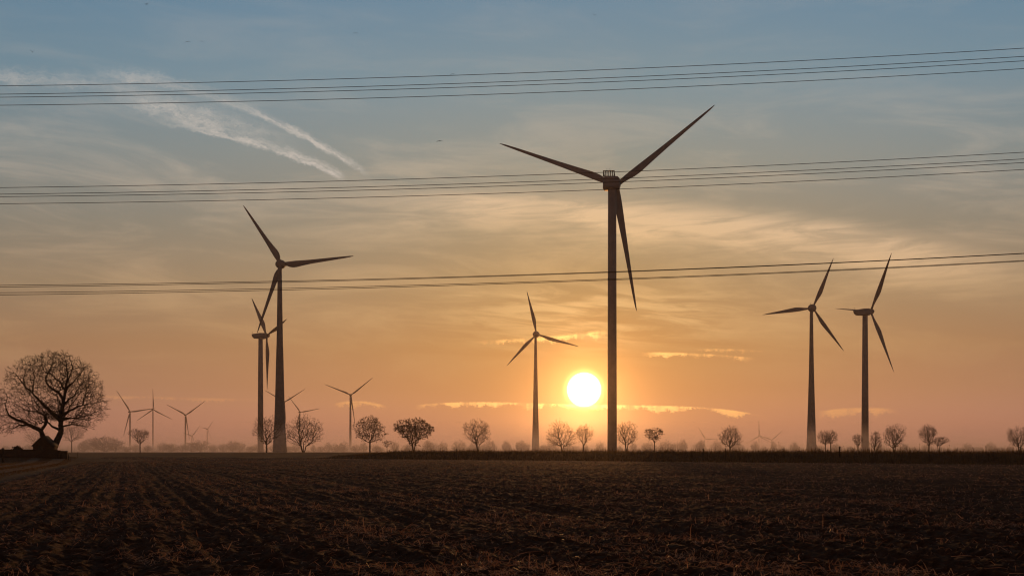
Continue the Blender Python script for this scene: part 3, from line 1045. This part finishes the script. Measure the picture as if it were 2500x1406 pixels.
for (x, top, xl, xr, fk, shape, stems, na, lv, skew, d, label) in mids:
    u = d / F
    X = (x - CX) * u
    zg = float(ground_z(np.array(X), np.array(float(d))))
    H = EYE + (HY - top) * u - zg
    W = (xr - xl) / 2 * u * 1.0
    fork = max(0.8, EYE + (HY - fk) * u - zg)
    sk = ((xl + xr) / 2 - x) * u
    place_tree(bare_tree('bare_tree', H, W, fork, shape, int(na * 1.45), stems, 0.0, lv, sk + skew * u * 0.3, tip=0.025, twr=0.026),
               'bare_tree', (X, d, zg), 0, label, 'tree', MID)

# --- far rows on the horizon: five crowns, copied
protos = []
for shape, H, W, fk, na in (('tear', 16, 7.2, 1.6, 560), ('tear', 16, 8.2, 1.4, 560), ('tear', 16, 6.2, 1.8, 480), ('round', 16, 10.5, 1.5, 640), ('round', 16, 13.5, 1.2, 760)):
    protos.append(bare_tree('far_tree', H, W, fk, shape, na, 1, tip=0.075, twr=0.095))
far = []      # (x, top y, proto, distance)
for x, y in ((801, 1075), (818, 1078), (839, 1073), (868, 1082), (888, 1076), (922, 1084), (964, 1073), (1003, 1077), (1045, 1070), (1081, 1073), (1122, 1070),
             (1158, 1074), (1196, 1067), (1235, 1071), (1271, 1070), (1327, 1083), (1349, 1075), (1388, 1075), (1428, 1080), (1465, 1073),
             (1513, 1084), (1546, 1074), (1583, 1073), (1626, 1070), (1668, 1067), (1711, 1069), (1750, 1070), (1800, 1071), (1843, 1073),
             (1889, 1073), (1938, 1075), (1992, 1084), (2040, 1078), (2076, 1086), (2150, 1081), (2208, 1078), (2262, 1084)):
    far.append((x, y, random.choice((0, 1, 2, 0, 1)), 1380 + random.uniform(-150, 150)))
for x, y, p_ in ((14, 1087, 3), (42, 1090, 4), (72, 1083, 3), (205, 1075, 4), (228, 1068, 3), (254, 1062, 4), (281, 1072, 3), (310, 1088, 4), (331, 1083, 3), (361, 1086, 3), (398, 1079, 3),
                 (418, 1081, 4), (446, 1084, 3), (468, 1077, 4), (489, 1073, 3), (520, 1084, 3), (545, 1081, 4), (567, 1074, 3), (585, 1078, 3), (612, 1087, 4),
                 (628, 1082, 3), (668, 1085, 3), (703, 1087, 4), (722, 1084, 3), (765, 1082, 0), (783, 1088, 3),
                 (2342, 1092, 4), (2361, 1077, 1), (2388, 1089, 4), (2418, 1075, 0), (2441, 1090, 4), (2466, 1088, 4), (2494, 1091, 4), (2228, 1090, 4), (2312, 1094, 4)):
    far.append((x, y, p_, 1450 + random.uniform(-150, 250)))
for k in range(34):
    x = 800 + k * 50 + random.uniform(-24, 24)
    far.append((x, random.choice((1079, 1084, 1087, 1090, 1091)), random.choice((0, 1, 3, 3, 4)), 1650 + random.uniform(-100, 300)))
MARKS = [(-60, 'the left edge'), (137, 'the oak trunks'), (317, 'the leftmost slim turbine'), (373, 'the second slim turbine from left'), (453, 'the third slim turbine from left'),
         (506, 'the tiny distant turbine on the left'), (636, 'the side-on left turbine tower'), (683, 'the broad concrete tower'), (741, 'the widest bare tree'), (857, 'the lone slim turbine'),
         (903, 'the speckled round tree'), (1010, 'the leafy mushroom tree'), (1167, 'the lone round bare tree'), (1308, 'the conical tower left of the sun'),
         (1424, 'the thin tree below the sun'), (1494, 'the tallest turbine tower'), (1598, 'the small flat-topped leafy tree'), (1782, 'the dense round bare tree'), (1981, 'the conical right turbine tower'),
         (2112, 'the rightmost turbine tower'), (2183, 'the tall broad bare tree'), (2268, 'the fan-shaped tree at right')]
far.sort(key=lambda a: a[0])
ORD = ['first', 'second', 'third', 'fourth', 'fifth', 'sixth', 'seventh', 'eighth', 'ninth', 'tenth', 'eleventh', 'twelfth', 'thirteenth', 'fourteenth', 'fifteenth', 'sixteenth', 'seventeenth', 'eighteenth']
cnt = {}
pobj = {}
for x, y, p_, d in far:
    lm_ = [m_ for m_ in MARKS if m_[0] < x][-1][1]
    cnt[lm_] = cnt.get(lm_, 0) + 1
    kind = 'pointed' if p_ < 3 else 'rounded'
    label = f'hazy {kind} tree on the horizon, {ORD[cnt[lm_] - 1]} right of {lm_}'
    X = (x - CX) / F * d
    zg = float(ground_z(np.array(X), np.array(d)))
    s = (EYE + (HY - y) / F * d - zg) / 16.0
    loc, rz = (X, d, zg), random.uniform(0, 6.28)
    if p_ not in pobj:
        r = place_tree(protos[p_], 'distant_tree', loc, rz, label, 'tree', 'hazy trees along the horizon')
        pobj[p_] = r
    else:
        src = pobj[p_]
        r = src.copy(); C.objects.link(r)
        r.location = loc; r.rotation_euler = (0, 0, rz)
        r['label'] = label
        for ch in src.children:
            c_ = ch.copy(); C.objects.link(c_); c_.parent = r
    w_ = s * random.uniform(.8, 1.25)
    r.scale = (w_, w_, s)

# low far scrub that reads as one mass
n = 5200
X = RNG.uniform(-1, 1, n); Y = RNG.uniform(2200, 2900, n)
X = X * Y * 0.42
k = vnoise(X * 0.006, Y * 0.002, 61)
h = 2.0 + 15 * k * k * RNG.uniform(0.4, 1, n) * (0.75 + 0.45 * (X < -150))
P0 = np.stack([X, Y, np.full(n, PLAIN)], 1)
P1 = P0 + np.stack([RNG.normal(0, 2.2, n), RNG.normal(0, 2, n), h], 1)
v, f = tubes(P0, P1, np.full(n, .5), np.full(n, .08), 3)
v2 = [tubes(P0, P1, np.full(n, .35), np.full(n, .06), 3)]
for q_ in range(4):
    st = P0 + (P1 - P0) * RNG.uniform(.2, .6, (n, 1))
    en = st + np.stack([RNG.normal(0, 1.6, n), RNG.normal(0, 1, n), h * RNG.uniform(.25, .5, n)], 1)
    v2.append(tubes(st, en, np.full(n, .16), np.full(n, .05), 3))
v, f = join(v2)
tag(build('distant_scrub', v, f, M['twig']), 'low hazy scrub along the foot of the far tree rows', kind='stuff')

# ------------------------------------------------------------------ wind turbines
def blade_mesh(L, prof, root_r, thick=0.22, n=10, sweep=0.0, prebend=0.0):
    """blade along +z, chord in x (trailing edge towards +x), made of lofted aerofoil rings
    prof: list of (span fraction, chord fraction of L, lead fraction of the chord ahead of the axis)"""
    rings = []
    a = np.linspace(0, 2 * np.pi, n, endpoint=False)
    for s_, ch, ld in prof:
        c = ch * L
        blend = min(1.0, max(0.0, (s_ - 0.03) / 0.16))
        tk = (1 - blend) * 0.95 + blend * (thick * (1 - 0.55 * s_))
        x = (1 - np.cos(a)) / 2 * c - ld * c                       # 0..c shifted
        taper = 1 - blend * 0.65 * ((1 - np.cos(a)) / 2)
        y = np.sin(a) * c * tk / 2 * taper
        tw = math.radians(18 * (1 - s_) ** 2 * blend)
        X_, Y_ = x * math.cos(tw) - y * math.sin(tw), x * math.sin(tw) + y * math.cos(tw)
        rings.append(np.stack([X_ + sweep * L * s_ ** 2, Y_ + prebend * L * s_ ** 2, np.full(n, s_ * L)], 1))
    return sections(rings)


PROF = {
    # slender modern blade
    'slim': [(0.0, .036, .5), (.05, .036, .5), (.10, .044, .45), (.16, .056, .36), (.22, .058, .33), (.35, .047, .33), (.5, .037, .33), (.7, .027, .33), (.85, .020, .33), (.95, .013, .35), (.99, .006, .4), (1.0, .002, .5)],
    # wide-rooted blade whose trailing edge bulges beside the hub
    'broad': [(0.04, .055, .5), (.075, .055, .5), (.10, .070, .40), (.15, .086, .33), (.20, .086, .32), (.28, .072, .33), (.4, .056, .34), (.55, .046, .35), (.7, .037, .36), (.85, .027, .37), (.95, .017, .4), (.99, .008, .45), (1.0, .003, .5)],
    # thin root, belly about a third out
    'belly': [(0.0, .034, .5), (.10, .036, .5), (.18, .054, .42), (.26, .074, .36), (.33, .083, .33), (.42, .076, .34), (.55, .059, .36), (.7, .042, .38), (.85, .027, .42), (.95, .014, .46), (1.0, .004, .5)],
}


def Rz(a): c, s_ = math.cos(a), math.sin(a); return np.array([[c, -s_, 0], [s_, c, 0], [0, 0, 1]])


def turbine(name, hub, L, psi, phi, d, tower, tx, nac, prof, label, group, cone=2.0, detail=True, over=None, tower_mat='paint', tilt=4.0, pitch=0.0, nac_dx=0.0):
    """hub: rotor-centre pixel; L: blade length in pixels; psi: yaw, 0 = facing straight away;
    phi: first blade, clockwise from up; tower: [(row, width px)...] top to base; tx: tower centre column"""
    u = d / F
    psi, tl = math.radians(psi), math.radians(tilt)
    hp = at(hub[0], hub[1], d)
    ax = np.array([math.sin(psi) * math.cos(tl), math.cos(psi) * math.cos(tl), math.sin(tl)])
    # tower stands back along the rotor axis by the overhang that gives its column
    if over is None:
        over = (hub[0] - tx) * u / max(0.1, math.sin(psi)) if psi > 0.1 else 4.0
        over = min(8.0, max(3.0, over))
    tp = hp - ax * over
    tp[0] = (tx - CX) / F * tp[1]
    zg = float(ground_z(np.array(tp[0]), np.array(tp[1])))
    root = empty(name, (tp[0], tp[1], zg))
    tag(root, label, 'wind turbine', group)
    o = np.array([tp[0], tp[1], zg])
    # tower
    pr = []
    for row, wpx in reversed(tower):
        pr.append((wpx * u / 2, EYE + (HY - row) * u - zg))
    pr[0] = (pr[0][0], -0.5)
    v, f = lathe(pr, 28 if detail else 12)
    build('tower', v, f, M[tower_mat], root, smooth=detail)
    h = hp - o
    yaw = Rz(-psi)                                       # local +y = rotor axis
    top = pr[-1][1]
    u_ = yaw @ np.array([1, 0, 0])
    kind, size = nac[0], nac[1]
    tiltm = np.array([[1, 0, 0], [0, math.cos(tl), -math.sin(tl)], [0, math.sin(tl), math.cos(tl)]])
    Rm = yaw @ tiltm
    orient = lambda v: v @ Rm.T + h                       # rotor frame: origin rotor centre, +y out along axis
    if kind == 'egg':
        r = size
        v, f = lathe([(r * .18, -2.1 * r), (r * .5, -2.0 * r), (r * .78, -1.6 * r), (r * .95, -1.0 * r), (r, -.45 * r), (r * .97, -.12 * r)], 24)
        v = v[:, [0, 2, 1]] * np.array([1, 1, 1])
        build('nacelle', orient(v), [f_[:, ::-1] for f_ in f], M['paint'], root, smooth=True)
        v, f = lathe([(r * .93, -.10 * r), (r * .9, .25 * r), (r * .72, .75 * r), (r * .4, 1.1 * r), (r * .1, 1.22 * r)], 24)
        v = v[:, [0, 2, 1]]
        build('hub', orient(v), [f_[:, ::-1] for f_ in f], M['paint'], root, smooth=True)
    else:
        Ln, W, Hn = size                                 # length behind the rotor, width, height
        rings = []
        for y_, ws, zlo, zhi in nac[2]:
            x_ = W / 2 * ws
            lo, hi = zlo * Hn, zhi * Hn
            c_ = 0.16 * min(W * ws, hi - lo)
            rings.append(np.array([(-x_ + c_, y_ * Ln, lo), (x_ - c_, y_ * Ln, lo), (x_, y_ * Ln, lo + c_), (x_, y_ * Ln, hi - c_),
                                   (x_ - c_, y_ * Ln, hi), (-x_ + c_, y_ * Ln, hi), (-x_, y_ * Ln, hi - c_), (-x_, y_ * Ln, lo + c_)]))
        v, f = sections(rings)
        build('nacelle', orient(v + np.array([nac_dx, 0, 0])), f, M['paint'], root)
        r = nac[3]
        v, f = lathe([(r * .9, -.95 * r), (r, -.5 * r), (r, .35 * r), (r * .8, .95 * r), (r * .45, 1.35 * r), (r * .08, 1.5 * r)], 18)
        v = v[:, [0, 2, 1]]
        build('hub', orient(v), [f_[:, ::-1] for f_ in f], M['paint'], root, smooth=True)
    if 'cooler' in nac:
        # cooler rack: frame of upright slats standing on the rear of the roof
        Ln, W, Hn = size
        fw, fh, fx, fy = 4.9, 2.6, nac_dx - 1.1, -Ln * .90
        bl = [(fx, fy, Hn * .5 + fh - .17, fw, .32, .36), (fx, fy, Hn * .5 + .20, fw, .32, .22)]
        for k in range(7):
            bl.append((fx - fw / 2 + .2 + (fw - .4) * k / 6, fy, Hn * .5 + fh / 2, .40, .34, fh - .06))
        v, f = boxes(bl)
        build('cooler_rack', orient(v), f, M['dark_metal'], root)
        for x_ in (fx + fw / 2 - .2, fx - fw / 2 + .2):
            v, f = tubes([(x_, fy, Hn * .5 + fh - .3)], [(x_ + .5, fy + 2.4, Hn * .5 - .1)], [.13], [.13], 6)
            build('brace', orient(v), f, M['dark_metal'], root)
        for x_ in (-.95, -.35, .3, .9):
            v, f = boxes([(fx + x_, fy, Hn * .5 + fh + .45, .05, .05, 1.0)])
            build('lightning_rod', orient(v), f, M['dark_metal'], root)
    if 'mast' in nac:
        Ln, W, Hn = size if kind != 'egg' else (size * 1.7, size, size * 1.6)
        zt_ = Hn * .5
        v, f = boxes([(0, -Ln * .96, zt_ + .7, .09, .09, 1.5), (0, -Ln * .96, zt_ + 1.0, .8, .07, .07), (.36, -Ln * .96, zt_ + 1.15, .1, .1, .3), (-.36, -Ln * .96, zt_ + 1.15, .14, .14, .2),
                      ])
        build('weather_mast', orient(v), f, M['dark_metal'], root)
    # blades
    Lm = L * u
    bv, bf = blade_mesh(Lm, PROF[prof], 0, n=10 if detail else 6)
    cg = math.radians(cone)
    axl = ax
    ul = np.array([math.cos(psi), -math.sin(psi), 0])
    upl = np.cross(ul, axl)
    if upl[2] < 0: upl = -upl
    for k in range(3):
        al = math.radians(phi) + k * 2 * math.pi / 3
        dz_ = (math.cos(al) * upl + math.sin(al) * ul) * math.cos(cg) + axl * math.sin(cg)
        dx_ = (-math.sin(al) * upl + math.cos(al) * ul)          # clockwise side: the trailing edge
        dy_ = np.cross(dz_, dx_)
        cp, sp = math.cos(math.radians(pitch)), math.sin(math.radians(pitch))
        dx_, dy_ = dx_ * cp + dy_ * sp, dy_ * cp - dx_ * sp
        V = bv[:, 0:1] * dx_ + bv[:, 1:2] * dy_ + bv[:, 2:3] * dz_ + h
        bo = build('blade', V, bf, M['paint'], root, smooth=True)
    return root


BOX = [(-1.0, .80, -.30, .50), (-.97, .90, -.42, .52), (-.55, 1.0, -.52, .52), (-.2, 1.0, -.55, .50), (-.10, .82, -.42, .42)]
SHIP = [(-1.0, .55, .16, .42), (-.97, .72, -.02, .45), (-.86, .86, -.34, .47), (-.5, 1.0, -.46, .55), (-.18, 1.0, -.55, .50), (-.08, .84, -.45, .42)]
NEARG = 'wind turbines standing in the near plain'
FARG = 'hazy wind turbines on the horizon'
turbine('wind_turbine', (1505.5, 452.5), 309.4, 4.0, 50.8, 604, [(466, 20), (700, 21), (1103, 23)], 1494.5,
        ('box', (9.5, 7.3, 4.9), BOX, 1.75, 'cooler'), 'slim',
        'tallest wind turbine, with a slatted cooler rack on top, just right of the sun', NEARG, cone=4.8, over=6.0, tilt=2.7, nac_dx=-2.25)
turbine('wind_turbine', (687.4, 645.8), 182.3, 14.0, 85.0, 750, [(652, 9.6), (760, 13), (840, 15.6), (880, 18.2), (930, 20.3), (980, 23), (1030, 26.5), (1070, 30.5), (1103, 35)], 683,
        ('egg', 2.45, 'mast'), 'broad', 'second-largest wind turbine, egg-shaped nacelle on a broad flaring tower, left of centre', NEARG, cone=5.2, over=3.6, tower_mat='concrete')
turbine('wind_turbine', (651.2, 819.5), 136.9, 60.0, 77.4, 1205, [(824, 10.5), (900, 12), (1103, 14.6)], 636.2,
        ('box', (13.0, 4.6, 4.9), SHIP, 1.9, 'mast'), 'belly', 'wind turbine seen from the side, standing just behind the broad flaring tower', NEARG, cone=1.6, over=5.4, tilt=5.4, pitch=68)
turbine('wind_turbine', (1310.1, 816), 109.5, 18.7, 107.1, 1197, [(822, 5.8), (870, 7.4), (900, 8.6), (980, 12), (1040, 15), (1103, 19)], 1307.6,
        ('egg', 2.75), 'belly', 'smallest of the near wind turbines, egg-shaped nacelle, just left of the sun', NEARG, cone=2.6, over=3.0, tower_mat='concrete')
turbine('wind_turbine', (1984.2, 752), 130, 30.5, 25.6, 970, [(760, 7.6), (850, 10), (920, 12.8), (1000, 17.5), (1060, 21.5), (1103, 25)], 1981,
        ('egg', 2.75, 'mast'), 'belly', 'conical-towered wind turbine with a round nacelle, left of the right-hand pair', NEARG, cone=0.0, over=3.3, tilt=6.5, tower_mat='concrete')
turbine('wind_turbine', (2125.8, 760.5), 164.1, 70.0, 38.0, 995, [(766, 12.4), (920, 15.4), (1103, 18)], 2112,
        ('box', (13.5, 4.8, 4.7), SHIP, 1.9, 'mast'), 'belly', 'rightmost wind turbine, nacelle seen from the side with a thin blade pointing left', NEARG, cone=1.7, over=5.0, tilt=7.0, pitch=78)
SB = [(-1.0, .8, -.4, .5), (-.5, 1, -.5, .5), (-.1, .8, -.45, .45)]


def far_turbine(hub, L, psi, phi, d, tx, wt, wb, label, cone=3.0, nr=1.9, nl=7.5, prof='slim'):
    turbine('wind_turbine', hub, L, psi, phi, d, [(hub[1] + 3, wt), (1103, wb)], tx, ('box', (nl, 3.6, 3.8), SB, nr), prof, label, FARG, cone, detail=False, over=4.0)


far_turbine((317.9, 1005), 66.2, 15.8, 82.8, 3430, 317.4, 3.4, 4.6, 'leftmost whole far turbine, one blade level and one pointing up left', 5.7)
far_turbine((374, 999.5), 51.9, 5.0, -1.9, 3270, 373.4, 2.6, 3.4, 'far turbine with one blade straight up, second from the left', 6.0)
far_turbine((453.6, 1012.8), 60.9, 13.5, 55.6, 3770, 452.6, 3.2, 4.4, 'far turbine with two blades raised in a V, third from the left', 6.2)
far_turbine((469.2, 1063.8), 36.8, 30.2, 43.6, 6100, 468.5, 1.7, 2.4, 'very faint low turbine behind the third slim turbine from left', 5.8, 2.4)
far_turbine((507, 1047), 27, 31.4, 40.3, 6100, 505.8, 1.6, 2.2, 'tiny faint turbine standing alone right of the third slim turbine', 5.7, 2.2)
far_turbine((694.5, 981), 60.7, 12.0, 59, 2720, 692, 4.0, 5.4, 'far turbine hidden behind the broad flaring tower, two blades showing', 4.5)
far_turbine((733, 1005.8), 51.8, 16.0, 80.6, 3500, 731.5, 3.0, 4.0, 'far turbine rising out of the widest bare tree', 5.0)
far_turbine((856.8, 964), 70.0, 4.0, 52.2, 2450, 855.5, 4.0, 6.2, 'lone slim far turbine with raised V blades, left of the speckled round tree', -1.8)
far_turbine((1722, 1071.5), 35.8, 14, 89, 6900, 1720.5, 1.5, 2.0, 'very faint turbine beside the dense round bare tree', 5.0, 2.2)
far_turbine((1853.3, 1064), 38.1, 20, -1.0, 6200, 1853, 1.5, 2.2, 'very faint turbine with one blade straight up, left of the conical right tower', 3.0, 2.4)
far_turbine((1884.4, 1073.6), 37.6, 26, 49, 6900, 1883, 1.5, 2.0, 'very faint turbine with a blade raised right, nearest left of the conical right tower', 4.0, 2.2)
far_turbine((-62, 921), 100, 15, 127.5, 2300, -64, 4.5, 7.0, 'turbine mostly beyond the left edge, only a blade tip showing behind the oak')

# ------------------------------------------------------------------ power lines
names = ['topmost', 'second', 'third', 'lowest']
sets = {'upper': [(210.4, 183.2, 118.4), (230.6, 203.3, 138.5), (238.0, 212.8, 149.3), (257.6, 232.5, 168.2)],
        'middle': [(458.4, 432.7, 372.2), (474.4, 448.8, 388.5), (480.5, 457.0, 397.4), (497.7, 474.5, 414.3)],
        'lower': [(696.5, 674.6, 618.3), (700.8, 676.6, 619.3), (714.5, 692.4, 636.0), (719.9, 695.4, 637.8)]}
for bname, ws in sets.items():
    for k, ys in enumerate(ws):
        cf = np.polyfit([0, 1150, 2500], ys, 2)
        xs_ = np.linspace(-1300, 3800, 120)
        # the line comes slightly nearer towards the right; outer wires of a bundle hang further off
        dd = 124.5 - 4.0 * xs_ / 2500 + (0.2 if k in (0, 3) else -0.2)
        ys_ = np.polyval(cf, xs_)
        pts = np.stack([(xs_ - CX) / F * dd, dd, EYE + (HY - ys_) / F * dd], 1)
        o0 = pts[0].copy()
        v, f = tubes(pts[:-1] - o0, pts[1:] - o0, np.full(119, .025), np.full(119, .025), 6)
        o = build('power_line', v, [f], M['wire'], smooth=True)
        o.location = o0
        tag(o, f'{names[k]} wire of the {bname} bundle of power lines crossing the sky', 'power line', 'overhead power lines in three bundles')

# ------------------------------------------------------------------ birds
def bird(px, py, span_px, dih_l, dih_r, yaw, roll, d, label, arch=0.0):
    """gliding bird: one body with head, beak and tail, two bent wings; angles in degrees"""
    u = d / F
    S = span_px * u * 1.45
    r = empty('bird', at(px, py, d), math.radians(yaw))
    tag(r, label, 'bird', 'birds flying high above the field')
    r.rotation_euler = (math.radians(22), math.radians(roll), math.radians(yaw))
    bl = S * 0.42
    pr = [(.004, -.5), (.03, -.46), (.085, -.30), (.105, -.08), (.10, .12), (.075, .28), (.062, .36), (.07, .43), (.055, .50), (.02, .55), (.008, .62)]
    v, f = lathe([(a * bl * 1.1, b_ * bl) for a, b_ in pr], 10)
    v = v[:, [0, 2, 1]] * np.array([1, 1, .85])
    vs, quads, tris = [v], [f[0][:, ::-1]], [f[1][:, ::-1]]
    off = len(v)

    def slab(top):
        nonlocal off
        top = np.array(top, float)
        k = len(top)
        t_ = np.vstack([top + [0, 0, S * .006], top - [0, 0, S * .006]])
        vs.append(t_)
        for i in range(k):
            j = (i + 1) % k
            quads.append(np.array([[i, j, k + j, k + i]]) + off)
        for i in range(1, k - 1):
            tris.append(np.array([[0, i, i + 1], [k, k + i + 1, k + i]]) + off)
        off += 2 * k
    slab([(-.03 * S, -.14 * S, 0), (.03 * S, -.14 * S, 0), (.06 * S, -.27 * S, 0), (-.06 * S, -.27 * S, 0)])
    for sg, dh in ((-1, dih_l), (1, dih_r)):
        a1, a2 = math.radians(dh), math.radians(dh - arch)
        p0 = np.array([sg * .02 * S, 0, .01 * S])
        p1 = p0 + np.array([sg * math.cos(a1), .08, math.sin(a1)]) * S * .22
        p2 = p1 + np.array([sg * math.cos(a2), -.30, math.sin(a2)]) * S * .27
        c0, c1 = np.array([0, .11 * S, 0]), np.array([0, .10 * S, 0])
        slab([p0 + c0, p1 + c1, p1 - c1, p0 - c0])
        slab([p1 + c1, p2, p2 + np.array([0, -.03 * S, 0]), p1 - c1])
    build('body', np.concatenate(vs), [np.concatenate(quads), np.concatenate(tris)], M['bird'], r)
    return r


bird(79.5, 128, 10.5, 42, 50, 15, 0, 190, 'dark bird with both wings raised in a V, lowest of the left-hand birds')
bird(357, 11.5, 9.0, 30, 40, 40, -10, 200, 'dark bird close to the top edge in the left half of the sky')
bird(457, 102, 12.0, -25, 5, 10, 0, 210, 'dark bird with drooping wings, left one of two flying side by side', 25)
bird(494, 102, 8.0, 15, 15, 5, 0, 230, 'tiny dark bird seen head on, right one of two flying side by side', 10)
bird(869, 81.5, 11.5, 5, 5, 10, 0, 200, 'dark bird with arched wings right of the side-by-side two', 45)
bird(1106, 181.5, 11.0, -15, 8, 20, 5, 210, 'dark bird just above the topmost power line', 25)
bird(1073, 344.5, 12.0, -12, 10, 15, 0, 200, 'dark bird gliding between the upper and middle bundles of power lines', 20)
bird(1451, 38, 7.5, 35, 35, 20, 0, 230, 'small dark bird near the top edge right of centre, above the tallest turbine')

# ------------------------------------------------------------------ haze and ground mist
def volume(name, lo, hi, color, density, aniso, label, peak=0.0):
    lo, hi = np.array(lo, float), np.array(hi, float)
    c_, s_ = (lo + hi) / 2, hi - lo
    v, f = boxes([(0, 0, 0, s_[0], s_[1], s_[2])])
    m_ = bpy.data.materials.new(name)
    m_.use_nodes = True
    nt = m_.node_tree
    nt.nodes.clear()
    o_ = nt.nodes.new('ShaderNodeOutputMaterial')
    pv = nt.nodes.new('ShaderNodeVolumePrincipled')
    pv.inputs['Color'].default_value = tuple(color) + (1,)
    pv.inputs['Density'].default_value = density
    pv.inputs['Anisotropy'].default_value = aniso
    nt.links.new(pv.outputs[0], o_.inputs['Volume'])
    if peak:       # the narrow forward lobe of droplet scattering, beside the broad one
        p2 = nt.nodes.new('ShaderNodeVolumePrincipled')
        p2.inputs['Color'].default_value = (0.98, 0.96, 0.94, 1)
        p2.inputs['Density'].default_value = peak
        p2.inputs['Anisotropy'].default_value = 0.97
        ad = nt.nodes.new('ShaderNodeAddShader')
        nt.links.new(pv.outputs[0], ad.inputs[0]); nt.links.new(p2.outputs[0], ad.inputs[1])
        nt.links.new(ad.outputs[0], o_.inputs['Volume'])
    o = build(name, v, f, m_)
    o.location = c_
    return tag(o, label, kind='stuff')


volume('haze', (-13000, -600, -1.0), (13000, 7700, 166), (0.66, 0.60, 0.58), 0.95e-4, 0.55, 'thin morning haze filling the air over the plain', 2.8e-6)
volume('mist', (-3600, 506, 1.3), (3600, 5200, 12.5), (0.60, 0.60, 0.72), 6.5e-4, 0.60, 'low ground mist lying over the far plain')

# ------------------------------------------------------------------ render settings
sc = bpy.context.scene
sc.render.engine = 'CYCLES'
sc.view_settings.view_transform = 'Standard'
sc.view_settings.look = 'None'
sc.view_settings.exposure = 0.0
sc.view_settings.gamma = 1.0
sc.cycles.volume_bounces = 2
sc.cycles.max_bounces = 6
sc.cycles.diffuse_bounces = 2
sc.cycles.transparent_max_bounces = 8
sc.cycles.use_denoising = True
try:
    sc.cycles.denoiser = 'OPENIMAGEDENOISE'
    sc.cycles.denoising_input_passes = 'RGB_ALBEDO_NORMAL'
    sc.cycles.denoising_prefilter = 'ACCURATE'
except Exception:
    pass
sc.cycles.filter_width = 1.2
